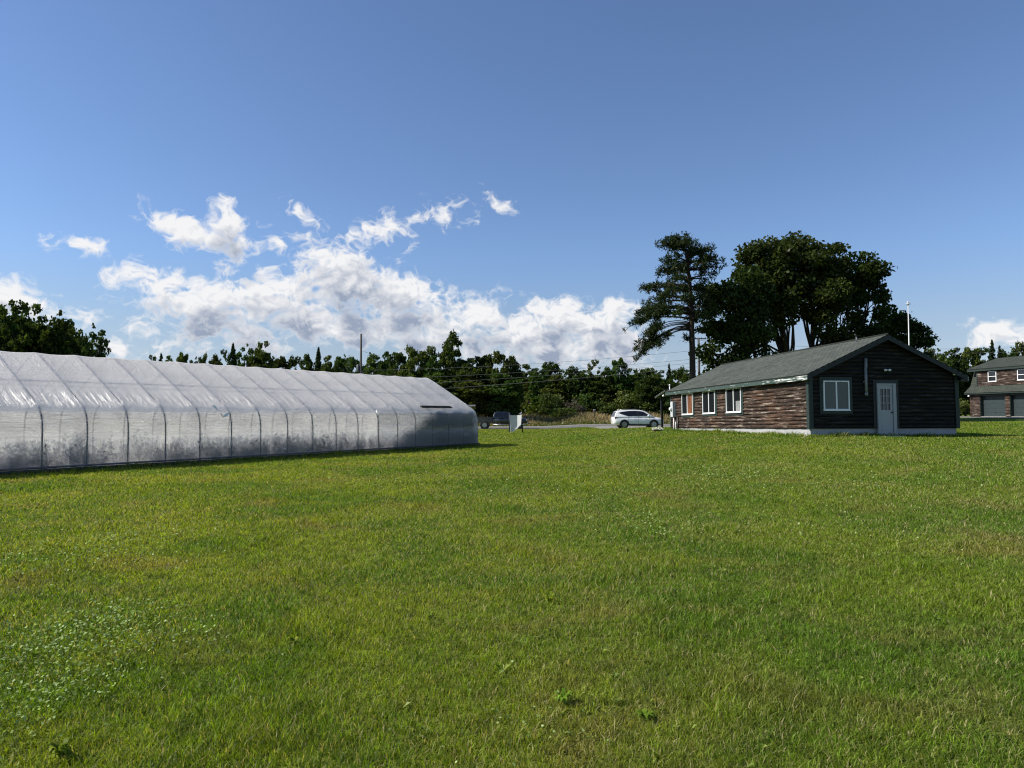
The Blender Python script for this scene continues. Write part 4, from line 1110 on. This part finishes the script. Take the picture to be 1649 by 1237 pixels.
def suv():
    x0 = at(1025.5, 66.3); t = empty('parked_suv', (x0, 66.3, gz(x0, 66.3) + .02), R(2), 'white sport utility vehicle parked by the road, left of the cabin porch', 'car')
    wp = paint('white_paint', (.82, .81, .80))
    hwb = lambda z: .925 - max(0, z-.98)*.36
    m_ = MB(); m_.add(*loft([(-2.32, .42, .98, .74), (-2.26, .34, 1.05, .84), (-2.05, .27, 1.09, .915), (-1.4, .23, 1.10, .945), (0, .21, 1.08, .945), (.9, .21, 1.07, .945), (1.25, .22, 1.06, .935), (1.75, .23, 1.01, .92), (2.1, .26, .94, .88), (2.25, .30, .86, .82), (2.33, .40, .74, .72)], 20, 4.2)); m_.build('body', wp, t, True)
    m_ = MB(); cabshape(m_, [(-2.24, 1.0), (-2.16, 1.34), (-1.98, 1.57), (-1.5, 1.645), (-.9, 1.68), (-.2, 1.68), (.25, 1.645), (.55, 1.565), (.85, 1.40), (1.36, 1.045)], hwb); m_.build('cabin', wp, t, True, .04)
    gl = [(-1.93, 1.40), (-1.55, 1.50), (-.95, 1.575), (-.3, 1.59), (.2, 1.555), (.48, 1.485), (1.0, 1.13), (-1.0, 1.10), (-1.45, 1.24)]
    sideplate(t, 'side_window', gl, hwb, dglass)
    for s_ in (-1, 1):
        m_ = MB(); m_.hexa([(-.12, s_*(hwb(1.1)+.018), 1.1), (-.02, s_*(hwb(1.1)+.018), 1.1), (-.02, s_*(hwb(1.1)), 1.1), (-.12, s_*hwb(1.1), 1.1), (-.20, s_*(hwb(1.58)+.018), 1.58), (-.10, s_*(hwb(1.58)+.018), 1.58), (-.10, s_*hwb(1.58), 1.58), (-.20, s_*hwb(1.58), 1.58)]); m_.build('pillar', clad, t)
        m_ = MB(); m_.path([(-1.75, s_*.62, 1.66), (-.9, s_*.63, 1.73), (.1, s_*.63, 1.715)], .018, 6); m_.build('roof_rail', rim_m, t, True)
        m_ = MB(); m_.lathe([(.03, -.1), (.09, -.08), (.10, 0), (.08, .07), (.02, .09)], 'y', (.86, s_*1.02, 1.13), 14); m_.build('mirror', wp, t, True)
        for xx in (.45, -.55):
            m_ = MB(); m_.box(xx-.11, xx+.11, s_*.955-.012, s_*.955+.012, .94, .975); m_.build('door_handle', wp, t, bevel=.008)
        m_ = MB(); m_.box(-.93, .93, s_*.945-.02, s_*.945+.02, .25, .37); m_.build('sill_trim', clad, t, bevel=.01)
        for xx in (.98, -.07, -.98):
            m_ = MB(); m_.box(xx-.006, xx+.006, s_*.945-.004, s_*.945+.004, .4, 1.05); m_.build('door_seam', clad, t)
        m_ = MB(); m_.box(-2.24, -1.98, s_*.84-.05, s_*.84+.06, .88, 1.04); m_.build('taillight', simple('red_lens', (.10, .008, .012), .2), t, bevel=.02)
        m_ = MB(); m_.box(1.98, 2.24, s_*.78-.09, s_*.78+.06, .74, .92); m_.build('headlight', simple('lamp_lens', (.30, .31, .35), .1), t, bevel=.03)
        arch(t, 1.36, .40, s_*.935, clad); arch(t, -1.36, .40, s_*.935, clad)
    m_ = MB(); m_.box(2.27, 2.345, -.5, .5, .45, .82); m_.build('grille', clad, t, bevel=.02)
    m_ = MB(); m_.add([(.90, -.80, 1.36), (1.34, -.86, 1.065), (1.34, .86, 1.065), (.90, .80, 1.36), (.58, .68, 1.565), (.58, -.68, 1.565)], [(0,1,2,3), (0,3,4,5)])
    m_.v = [(x+.03, y, z+.02) for x, y, z in m_.v]; m_.build('windscreen', dglass, t)
    m_ = MB(); m_.add([(-2.26, -.74, 1.08), (-2.26, .74, 1.08), (-2.05, .66, 1.52), (-2.05, -.66, 1.52)], [(0,1,2,3)]); m_.v = [(x-.03, y, z) for x, y, z in m_.v]; m_.build('rear_window', dglass, t)
    for xx in (1.36, -1.36):
        for yy in (-.83, .83): wheel(t, xx, yy, .36, .23)
suv()

def pickup():
    x0 = at(808, 83); t = empty('pickup_truck', (x0, 83, gz(x0, 83) + .035), R(0), 'dark navy crew-cab pickup truck with an open bed, beyond the greenhouse end', 'truck')
    np_ = paint('navy_paint', (.007, .010, .017)); gp = paint('grey_bed_paint', (.03, .032, .032))
    hwb = lambda z: .98 - max(0, z-1.2)*.30
    m_ = MB(); m_.add(*loft([(-1.02, .55, 1.26, .98), (0, .52, 1.27, .99), (1.2, .52, 1.27, .99), (1.75, .55, 1.28, .98), (2.5, .58, 1.24, .95), (2.85, .6, 1.16, .9), (2.95, .68, 1.05, .82)], 20, 5)); m_.build('body', np_, t, True)
    m_ = MB(); cabshape(m_, [(-1.02, 1.2), (-.95, 1.55), (-.78, 1.9), (-.4, 1.95), (.5, 1.95), (.8, 1.9), (1.55, 1.25)], hwb); m_.build('cabin', np_, t, True, .04)
    sideplate(t, 'side_window', [(-.82, 1.33), (-.72, 1.78), (-.5, 1.85), (.12, 1.86), (.12, 1.31)], hwb, dglass)
    sideplate(t, 'side_window', [(.22, 1.31), (.22, 1.86), (.62, 1.84), (1.3, 1.31)], hwb, dglass)
    m_ = MB()
    for s_ in (-1, 1):
        m_.box(-2.9, -1.05, s_*.94-.05, s_*.94+.05, .62, 1.28)
        m_.box(-2.92, -1.03, s_*.94-.07, s_*.94+.07, 1.28, 1.33)
    m_.box(-2.9, -1.05, -.9, .9, .62, .72); m_.box(-1.12, -1.05, -.9, .9, .72, 1.28); m_.build('bed', gp, t, bevel=.015)
    m_ = MB(); m_.box(-2.97, -2.905, -.88, .88, .66, 1.28); m_.build('tailgate', gp, t, bevel=.015)
    m_ = MB(); m_.box(-3.1, -2.98, -.92, .92, .5, .66); m_.build('bumper', rim_m, t, bevel=.03)
    m_ = MB(); m_.box(2.93, 3.06, -.95, .95, .5, .72); m_.build('bumper', rim_m, t, bevel=.03)
    m_ = MB(); m_.box(2.93, 2.99, -.6, .6, .75, 1.1); m_.build('grille', clad, t, bevel=.02)
    for s_ in (-1, 1):
        m_ = MB(); m_.box(2.7, 2.93, s_*.8-.1, s_*.8+.08, .85, 1.08); m_.build('headlight', simple('lamp_lens', (.4, .42, .45), .1), t, bevel=.03)
        m_ = MB(); m_.box(-2.99, -2.86, s_*.9-.06, s_*.9+.06, .8, 1.15); m_.build('taillight', simple('red_lens', (.2, .01, .012), .2), t, bevel=.02)
        m_ = MB(); m_.box(1.02, 1.14, s_*1.12-.13, s_*1.12+.1, 1.32, 1.56); m_.build('mirror', clad, t, bevel=.03)
        m_ = MB(); m_.path([(-1.0, s_*1.04, .48), (1.5, s_*1.04, .48)], .05, 8); m_.build('running_board', rim_m, t, True)
        for xx in (-.45, .45): 
            m_ = MB(); m_.box(xx-.12, xx+.12, s_*1.0-.01, s_*1.0+.015, 1.1, 1.14); m_.build('door_handle', rim_m, t, bevel=.008)
        arch(t, 1.95, .50, s_*.965, clad); arch(t, -1.95, .50, s_*.965, clad)
    m_ = MB(); m_.add([(.83, -.74, 1.89), (1.55, -.9, 1.29), (1.55, .9, 1.29), (.83, .74, 1.89)], [(0,1,2,3)]); m_.v = [(x+.03, y, z+.02) for x, y, z in m_.v]; m_.build('windscreen', dglass, t)
    for xx in (1.95, -1.95):
        for yy in (-.86, .86): wheel(t, xx, yy, .42, .28, 6)
pickup()

# ------------------------------------------------------------------ trees
bark = simple('bark_dark', (.045, .037, .03), .95, var=.4, scale=5, bump=.6, spec=.1)
bark_red = simple('bark_red_pine', (.045, .034, .029), .95, var=.4, scale=4, bump=.6, spec=.1)
lf_oak = leaf_mat('oak_leaf', (.014, .024, .007), (.038, .062, .015), .30, .0)
lf_mid = leaf_mat('mixed_leaf', (.024, .042, .011), (.064, .100, .020), .34, .40)
lf_lime = leaf_mat('yellowing_leaf', (.05, .065, .010), (.13, .15, .020), .38, .1)
lf_con = leaf_mat('conifer_needle', (.013, .026, .012), (.034, .056, .022), .18, .25)
lf_pine = leaf_mat('pine_needle', (.012, .019, .008), (.038, .050, .016), .18, .05)
lf_shrub = leaf_mat('shrub_leaf', (.028, .048, .014), (.080, .115, .028), .34, .28)
lf_grey = leaf_mat('dead_leaf', (.05, .045, .038), (.13, .11, .095), .2, .1)

def limb(m_, p0, p1, r0, r1, r_, bow=.12, n=6):
    p0, p1 = Vector(p0), Vector(p1); L = (p1-p0).length
    k = Vector((r_.uniform(-1, 1), r_.uniform(-1, 1), r_.uniform(.2, 1.2)))*L*bow
    pts = [p0.lerp(p1, t) + k*4*t*(1-t) for t in [i/5 for i in range(6)]]
    m_.path(pts, [r0 + (r1-r0)*i/5 for i in range(6)], n)

def clump_cloud(cs, rads, per, squash=.62):
    C = []; T = []
    for c_, r in zip(cs, rads):
        k = max(6, int(per*(r**2)))
        d = rng.normal(size=(k, 3)); d /= np.linalg.norm(d, axis=1)[:, None]
        q = d*(r*(.35 + .65*rng.random(k)**.5)*(1 + .25*rng.normal(size=k)*.6))[:, None]; q[:, 2] *= squash
        C.append(np.asarray(c_) + q); T.append(np.clip(.30 + .22*rng.normal(size=k) + .35*rng.random()*np.ones(k), 0, 1))
    return np.concatenate(C), np.concatenate(T)

def ell_pts(ells, n, inner=.55):
    vol = np.array([e[3]*e[4]*e[5] for e in ells])**.8; vol /= vol.sum()
    out = []
    for e, k in zip(ells, np.maximum(1, np.round(vol*n)).astype(int)):
        d = rng.normal(size=(k, 3)); d /= np.linalg.norm(d, axis=1)[:, None]
        rr = inner + (1-inner)*rng.random(k)**.7
        out.append(np.array(e[:3]) + d*rr[:, None]*np.array(e[3:6]))
    return np.concatenate(out)

def broadleaf(t, ells, ncl, crad, per, leaf, lm, trunks, bm=bark, seed=1, nlimb=26):
    r_ = random.Random(seed)
    cs = ell_pts(ells, ncl); cr = crad*(.6 + .8*rng.random(len(cs)))
    C, T = clump_cloud(cs, cr, per)
    leaf_obj('crown', C, leaf*(.6 + .8*rng.random(len(C))), lm, t, T, bias=(0, 0, .35), aspect=.7)
    m_ = MB()
    for (bx, by, tx, ty, tz, r0) in trunks:
        mid = Vector(((bx*.6+tx*.4), (by*.6+ty*.4), tz*.5))
        m_.path([(bx, by, -.4), (bx + (tx-bx)*.05, by, .5), mid, (tx, ty, tz)], [r0*1.35, r0, r0*.8, r0*.5], 10)
    order = list(range(len(cs))); r_.shuffle(order)
    for i in order[:nlimb]:
        c_ = cs[i]; tr = min(trunks, key=lambda q: (q[2]-c_[0])**2 + (q[3]-c_[1])**2)
        f = r_.uniform(.35, .98); h0 = min(tr[4]*f, max(1.2, c_[2]-.6))
        f = h0/tr[4]
        p0 = (tr[0] + (tr[2]-tr[0])*f, tr[1] + (tr[3]-tr[1])*f, h0)
        limb(m_, p0, c_, tr[5]*.38, .035, r_)
    m_.build('trunk', bm, t, True)

# --- the three big oaks behind the cabin (depth about 68-74 m)
def tree_root(px, Yd, name, label, cat='tree', group=None):
    x = at(px, Yd); return empty(name, (x, Yd, gz(x, Yd)), 0, label, cat, group)
def E(px, py, rx, rz, root, dy=0.0, ry=None):
    # ellipsoid from its size at the tree's own distance
    Yd = root.location.y + dy; k = Yd/F
    return (at(px, Yd) - root.location.x, dy, hz(py, Yd) - root.location.z, rx*k, (ry if ry else rx)*k, rz*k)
t = tree_root(1205, 66, 'oak_tree', 'broad bushy dark tree left in the clump behind the cabin, next to the pine')
broadleaf(t, [E(1180,500,48,55,t), E(1165,560,36,45,t), E(1205,470,40,38,t), E(1204,560,44,50,t,-1), E(1150,610,26,30,t), E(1195,620,55,30,t,-1)], 120, 1.0, 150, .17, lf_oak, [(0,0,-.5,0,9,.30), (1.2,.5,1.9,.4,8,.24)], seed=3)
t = tree_root(1300, 70, 'oak_tree', 'tallest round-topped dark oak in the middle of the clump behind the cabin')
broadleaf(t, [E(1238,425,46,38,t), E(1275,412,42,32,t,1.5), E(1320,425,46,36,t,1), E(1250,480,52,40,t,-1), E(1320,485,46,36,t,-1), E(1216,520,34,34,t), E(1345,550,36,36,t,-1.5)], 150, 1.12, 135, .18, lf_oak, [(-1.2,0,-2.6,0,11,.32), (.4,.4,1.0,.5,12,.34)], seed=4, nlimb=40)
t = tree_root(1375, 72, 'oak_tree', 'dark oak with sky gaps on the right side of the clump behind the cabin')
broadleaf(t, [E(1372,425,38,34,t), E(1400,445,26,36,t), E(1395,505,36,42,t,-1), E(1355,480,36,34,t), E(1370,560,44,36,t,-1.5), E(1418,490,16,26,t), E(1352,585,38,28,t,-1)], 100, 1.02, 135, .18, lf_oak, [(0,0,.6,0,11,.30), (-1.6,.4,-2.2,.2,9,.22)], seed=6, nlimb=34)
t = tree_root(1452, 74, 'oak_tree', 'low dark spreading tree right of the clump, behind the white flagpole')
broadleaf(t, [E(1440,512,26,18,t), E(1460,535,36,16,t), E(1478,556,30,12,t), E(1420,540,22,22,t), E(1450,575,40,14,t)], 62, .85, 200, .17, lf_oak, [(-.8,0,0,0,6.5,.2)], seed=8, nlimb=18)

# --- the big red pine
t = tree_root(1116, 63, 'red_pine', 'tall sparse red pine with bare lower trunk rising behind the cabin')
kp = 63/F; r_ = random.Random(12)
zt = lambda py: hz(py, 63) - t.location.z
m_ = MB()
m_.path([(0, 0, -.4), (0, 0, 2), (-.02, 0, zt(560)), (-.08, 0, zt(480)), (-.35, 0, zt(420)), (-.75, 0, zt(386))], [.34, .28, .25, .20, .12, .05], 12)
left_ = [(382, 24), (400, 44), (412, 58), (428, 58), (440, 66), (455, 82), (468, 78), (482, 84), (495, 92), (508, 102), (520, 94), (535, 86), (548, 84), (560, 88), (572, 74)]
right_ = [(382, 6), (395, 40), (405, 44), (418, 52), (428, 64), (440, 54), (455, 42), (470, 36), (485, 40), (500, 44), (512, 34), (530, 16), (545, 10), (560, 6)]
IL = lambda y: np.interp(y, [a for a, b in left_], [b for a, b in left_]); IR = lambda y: np.interp(y, [a for a, b in right_], [b for a, b in right_])
tufts = []
def tr_at(py): return np.interp(py, [386, 420, 480, 560, 667], [-.75, -.35, -.08, -.02, 0])
def pine_branch(py, ang, ln, droop, r0, bare=.35):
    x0 = tr_at(py); z0 = zt(py); d = Vector((math.cos(ang), math.sin(ang), 0))
    pts = [Vector((x0, 0, z0)) + d*ln*s_ + Vector((0, 0, .10*ln*math.sin(s_*2.2) - droop*ln*s_**2 )) for s_ in [i/6 for i in range(7)]]
    m_.path(pts, [r0*(1-.8*i/6) + .008 for i in range(7)], 6)
    nt = int(2 + ln*3.0)
    for _ in range(nt):
        s_ = bare + (1-bare)*r_.random()**.8; i = min(5, int(s_*6)); p = pts[i].lerp(pts[i+1], s_*6 - i)
        side = Vector((-d.y, d.x, 0))*r_.uniform(-1, 1)*.34*ln*s_*.6 + Vector((0, 0, r_.uniform(-.15, .3))) + d*r_.uniform(-.1, .25)
        tufts.append(tuple(p + side)); 
        if r_.random() < .35: m_.path([p, p + side*.9], [.014, .008], 4)
py = 386
while py < 520:
    for k in range(5):
        ang = r_.uniform(0, 2*math.pi); c_ = math.cos(ang)
        ln = (IR(py)*max(c_, 0) + IL(py)*max(-c_, 0))*kp*r_.uniform(.72, 1.02)/max(.45, abs(c_)) if abs(c_) > .3 else (IL(py)+IR(py))/2*kp*r_.uniform(.6, .95)
        ln = min(ln, 5.6)
        pine_branch(py + r_.uniform(-3, 3), ang, max(.7, ln), r_.uniform(-.05, .16) + (.12 if py > 470 else -.14 if py < 420 else 0), .05 + .01*ln, .28 if py < 490 else .5)
    py += 9.0
for (py, ang, px_, drp, b_) in [(497, 3.10, 88, .18, .5), (503, 3.25, 96, .22, .55), (505, 3.0, 70, .16, .5), (512, 3.14, 102, .20, .55), (519, 3.3, 82, .34, .6), (522, 3.05, 92, .50, .6), (525, 3.2, 80, .62, .62), (528, 3.0, 86, .58, .64), (531, 3.4, 66, .5, .66), (504, .1, 44, .05, .5), (509, -.3, 36, .1, .5), (530, .2, 14, .2, .5), (545, 2.9, 10, .2, .4)]:
    for q in range(2):
        pine_branch(py + q*1.5, ang + r_.uniform(-.16, .16), px_*kp*r_.uniform(.84, 1.04), drp*r_.uniform(.85, 1.15), .042, b_)
for _ in range(34):
    py = 386 + abs(r_.gauss(0, 12)); side = r_.uniform(-.85, .85)
    xx = -.75 + (IR(py)*max(side, 0) - IL(py)*max(-side, 0))*kp*.8
    tufts.append((xx + .2, r_.uniform(-1.2, 1.2), zt(py + 6*abs(side))))
m_.build('trunk', bark_red, t, True)
tf = np.array(tufts); K = 22
C = np.repeat(tf, K, axis=0); n = len(C)
d = rng.normal(size=(n, 3)); d[:, 2] += .45; d /= np.linalg.norm(d, axis=1)[:, None]
ln = (.22 + .20*rng.random(n))[:, None]; sd = np.cross(d, rng.normal(size=(n, 3))); sd /= np.linalg.norm(sd, axis=1)[:, None]
C = C + rng.normal(size=(n, 3))*.10
V = np.stack([C, C + d*ln*.5 + sd*.04, C + d*ln, C + d*ln*.5 - sd*.04], 1).reshape(-1, 3)
np_mesh('crown', V, np.arange(4*n), np.full(n, 4), lf_pine, t, {'tint': np.repeat(np.clip(rng.random(n)*.6 + np.repeat(rng.random(len(tf)), K)*.4, 0, 1), 4)})

# --- prototype trees for the treeline (unit: metres, scaled per copy)
def proto_broad(seed, H, W, lm, per=150, leaf=.20, ncl=165):
    t = empty('leafy_tree', (0, 0, 0))
    r_ = random.Random(seed); ells = [(0, 0, H*.60, W*.38, W*.38, H*.37)]
    for k in range(7):
        a = r_.uniform(0, 6.28); q = r_.uniform(.10, .22)*W; zc = r_.uniform(.24, .70)
        rr = r_.uniform(.16, .26)*W*(1.15 - .5*abs(zc-.5))
        ells.append((math.cos(a)*q*(1.2-zc*.6), math.sin(a)*q*(1.2-zc*.6), H*zc, rr, rr, rr*r_.uniform(.8, 1.2)))
    broadleaf(t, ells, ncl, W*.085, per, leaf, lm, [(0, 0, r_.uniform(-.3, .3), 0, H*.72, .02*H)], seed=seed, nlimb=14)
    return t
def proto_spruce(seed, H, W, lm):
    t = empty('spruce_tree', (0, 0, 0)); r_ = random.Random(seed)
    m_ = MB(); m_.path([(0, 0, -.4), (0, 0, H*.5), (0, 0, H*.98)], [.016*H, .010*H, .01], 8)
    C, D = [], []
    z = H*.04
    while z < H*.985:
        f = 1 - z/H; Rr = W/2*(f**.82)*r_.uniform(.82, 1.12)
        for k in range(int(6 + 6*f)):
            a = r_.uniform(0, 6.28); L_ = Rr*r_.uniform(.7, 1.08)
            nn = int(5 + L_*16)
            s_ = rng.random(nn)**.7
            lat = rng.normal(size=nn)*.10*(1-s_*.5)*max(.4, L_)
            x = math.cos(a)*L_*s_ - math.sin(a)*lat; y = math.sin(a)*L_*s_ + math.cos(a)*lat
            zz = z + L_*(.12*s_ - .34*s_**2) + rng.normal(size=nn)*.06
            C.append(np.stack([x, y, zz], -1))
        z += H*.028*(.6 + .7*f)
    C = np.concatenate(C)
    leaf_obj('crown', C, .17*(.6 + .8*rng.random(len(C))), lm, t, None, bias=(0, 0, .8), aspect=.5)
    leaf_obj('leader', np.stack([rng.normal(size=30)*.04, rng.normal(size=30)*.04, H*(.95 + .06*rng.random(30))], -1), .10, lm, t)
    m_.build('trunk', bark, t, True)
    return t
def proto_shrub(seed, H, W, lm, name='shrub', per=70):
    t = empty(name, (0, 0, 0)); r_ = random.Random(seed)
    ells = [(r_.uniform(-.3, .3)*W, r_.uniform(-.25, .25)*W, H*r_.uniform(.3, .68), W*r_.uniform(.16, .28), W*.22, H*r_.uniform(.22, .32)) for _ in range(7)]
    broadleaf(t, ells, 34, W*.12, per, .16, lm, [(0, 0, .1, 0, H*.5, .05), (.3, 0, .6, .1, H*.5, .04)], seed=seed, nlimb=10)
    return t

PR = {}
PR['b'] = [proto_broad(s_, 10, 8, lf_mid) for s_ in (21, 22, 23, 24)]
PR['n'] = [proto_broad(s_, 10, 5.2, lf_mid, 190, .17, 140) for s_ in (31, 32)]
PR['c'] = [proto_spruce(s_, 10, 4.4, lf_con) for s_ in (41, 42, 43)]
PR['s'] = [proto_shrub(s_, 4, 5.5, lf_shrub) for s_ in (51, 52, 53)]
PR['y'] = [proto_broad(61, 6, 4.2, lf_lime, 90, .17, 50)]
PR['g'] = [proto_shrub(71, 4, 4.5, lf_grey, 'shrub', 45)]
used = set(); cyc = {}
rt = random.Random(77)
def place(kind, px, top, Yd, wpx, label, cat='tree', group=None, name=None):
    pr = PR[kind]; i = cyc.get(kind, 0) % len(pr); cyc[kind] = cyc.get(kind, 0) + 1
    src = pr[i]; x = at(px, Yd); zb = gz(x, Yd)
    H0 = {'b': 10, 'n': 10, 'c': 10, 's': 4, 'y': 6, 'g': 4}[kind]; W0 = {'b': 8, 'n': 5.2, 'c': 4.4, 's': 5.5, 'y': 4.2, 'g': 4.5}[kind]
    Ht = hz(top, Yd) - zb; Wd = wpx/F*Yd
    if kind == 'c': Wd = max(Wd, .40*Ht)
    key = (kind, i)
    if key in used: o = copy_tree(src)
    else: o = src; used.add(key)
    if name: o.name = name
    s_ = Wd/W0
    o.location = (x, Yd, zb); o.scale = (s_, s_, Ht/H0/.97); o.rotation_euler = (0, 0, rt.uniform(0, 6.28))
    return tag(o, label, cat, group)

GB = 'leafy trees in the distant treeline beyond the road'
LB = 'dark green leafy tree in the continuous treeline beyond the road'
GCf = 'conifers in the distant treeline beyond the road'
LC = 'dark pointed conifer in the continuous treeline beyond the road'
GS = 'green shrubs below the treeline'
LS = 'mid-green rounded shrub at the foot of the treeline behind the meadow'
GLt = 'dense dark trees behind the near end of the greenhouse'
LLt = 'dense dark tree in the mass above the left end of the greenhouse'
# dark mass at the left
for px, top, wp, k in [(-60,488,120,'b'),(-8,489,90,'b'),(20,478,70,'n'),(44,492,90,'b'),(78,490,80,'n'),(100,508,80,'b'),(122,524,56,'n'),(60,520,110,'b'),(10,530,120,'b'),(112,545,80,'b'),(-20,520,110,'b'),(38,510,90,'n'),(70,540,100,'b'),(92,525,70,'b'),(128,548,60,'n')]:
    place(k, px, top, 66 + rt.uniform(-3, 5), wp, LLt, group=GLt)
place('n', 156, 514, 70, 46, 'thin see-through tree right of the dark mass above the greenhouse')
# far line above the ridge, then behind the road
for px, top, wp, k in [(244,573,26,'b'),(258,572,16,'c'),(273,570,26,'n'),(292,564,26,'b'),(310,570,22,'n'),(326,569,22,'b'),(347,572,34,'b'),(361,560,22,'n'),(374,556,18,'c'),(393,547,34,'n'),(422,551,44,'b'),(452,571,34,'b'),(470,573,26,'b'),(481,571,20,'n'),(494,571,32,'b'),(528,574,34,'b'),(546,571,26,'b'),(557,566,24,'n'),(572,575,40,'b'),(604,571,46,'b'),(622,568,34,'b')]:
    place(k, px, top, 126 + rt.uniform(-6, 10), wp*1.25, LC if k == 'c' else LB, group=GCf if k == 'c' else GB)
place('c', 512, 563, 124, 24, 'slim spruce spire standing above its neighbours, left of the bare pole')
for px, top, wp, Yd in [(640,564,52,112),(668,558,56,110),(694,559,46,111),(757,578,60,108),(782,568,50,109),(806,566,48,107),(826,574,46,108),(700,600,80,106),(760,612,90,105),(810,600,70,105)]:
    place('b', px, top, Yd, wp*1.2, LB, group=GB)
place('b', 727, 536, 109, 66, 'tallest leafy tree of the treeline, above the right end of the greenhouse')
place('n', 700, 570, 107, 44, LB, group=GB)
for px, top, wp, k in [(850,588,44,'b'),(868,584,36,'n'),(886,580,44,'b'),(908,592,30,'n'),(922,590,36,'b'),(936,588,34,'n'),(980,592,40,'b'),(1020,594,44,'b'),(1044,590,40,'b'),(1062,594,30,'n'),(1078,588,26,'c'),(1094,591,36,'b'),(1110,587,30,'n'),(900,604,60,'b'),(960,606,60,'b'),(1040,606,70,'b'),(1090,600,60,'b'),(864,610,50,'b'),(1003,612,44,'b')]:
    place(k, px, top, 128 + rt.uniform(-6, 8), wp*1.25, LC if k == 'c' else LB, group=GCf if k == 'c' else GB)
place('n', 956, 577, 124, 36, 'dark rounded tree top standing above the line, centre of the treeline')
place('b', 998, 574, 124, 46, 'broad tree with a lit top standing above the line, left of the pine')
place('b', 1050, 602, 118, 70, 'yellow-green spreading tree below the line of conifers, left of the pine')
# right side behind the garage
for px, top, wp, k in [(1500,562,40,'b'),(1520,556,34,'n'),(1540,562,40,'b'),(1563,556,40,'b'),(1582,557,34,'n'),(1622,562,34,'b'),(1648,552,40,'b'),(1690,560,60,'b'),(1540,590,60,'b'),(1500,590,60,'b'),(1575,600,60,'b')]:
    place(k, px, top, 112 + rt.uniform(-4, 6), wp*1.35, 'dark green tree in the row behind the log garage', group='trees behind the log garage')
place('c', 1600, 551, 110, 34, 'pointed dark spruce directly behind the garage roof')
place('c', 1612, 560, 112, 30, 'shorter pointed spruce just right of the spruce behind the garage roof')
# shrubs
for px, top, wp, Yd in [(876,630,44,120),(905,632,40,121),(950,628,50,120),(985,632,50,119),(1015,626,56,118),(1046,622,56,119),(1075,626,56,118),(1100,630,50,118),(895,648,40,118),(962,648,44,118),(1000,646,50,117),(1035,644,50,117),(1062,640,46,117),(940,645,40,119),(880,655,36,117),(1085,648,40,116),(660,640,60,104),(700,645,60,104),(750,640,60,104),(790,642,50,104),(822,645,50,105)]:
    place('s', px, top, Yd, wp*1.15, LS, 'shrub', GS)
place('y', 854, 628, 116, 34, 'small yellow-green tree at the meadow edge right of the pickup')
place('g', 926, 636, 116, 34, 'bare greyish shrub among green shrubs behind the meadow', 'shrub')
place('s', 905, 655, 113, 70, 'low pale green bush at the left part of the dry meadow', 'shrub')
for px, top, wp in [(1555,640,50),(1530,648,44),(1480,640,60)]:
    place('s', px, top, 100, wp, 'green shrub beside the left corner of the log garage', 'shrub', 'shrubs beside the garage')
# the unbroken wood behind (reads as one mass)
n = 56000
x = rng.uniform(-150, 170, n); y = rng.uniform(142, 158, n)
ht = 8.0 + 1.3*np.sin(x*.16) + 1.3*np.sin(x*.43 + 1) + .8*np.sin(x*1.1)
ht = ht + 2.2*sst(40, 80, x) - 1.2*sst(-52, -66, x)
z = ht*rng.random(n)**.75
tag(leaf_obj('far_wood', np.stack([x, y, z], -1), .30 + .4*rng.random(n), leaf_mat('far_wood_leaf', (.014, .026, .009), (.036, .058, .016), .3, 0), bias=(0, -.3, .3), aspect=.7), 'far unbroken wood behind the treeline', 'wood', kind='stuff')
for k, pr in PR.items():
    for i, o in enumerate(pr):
        if (k, i) not in used:
            for ch in list(o.children): bpy.data.objects.remove(ch)
            bpy.data.objects.remove(o)
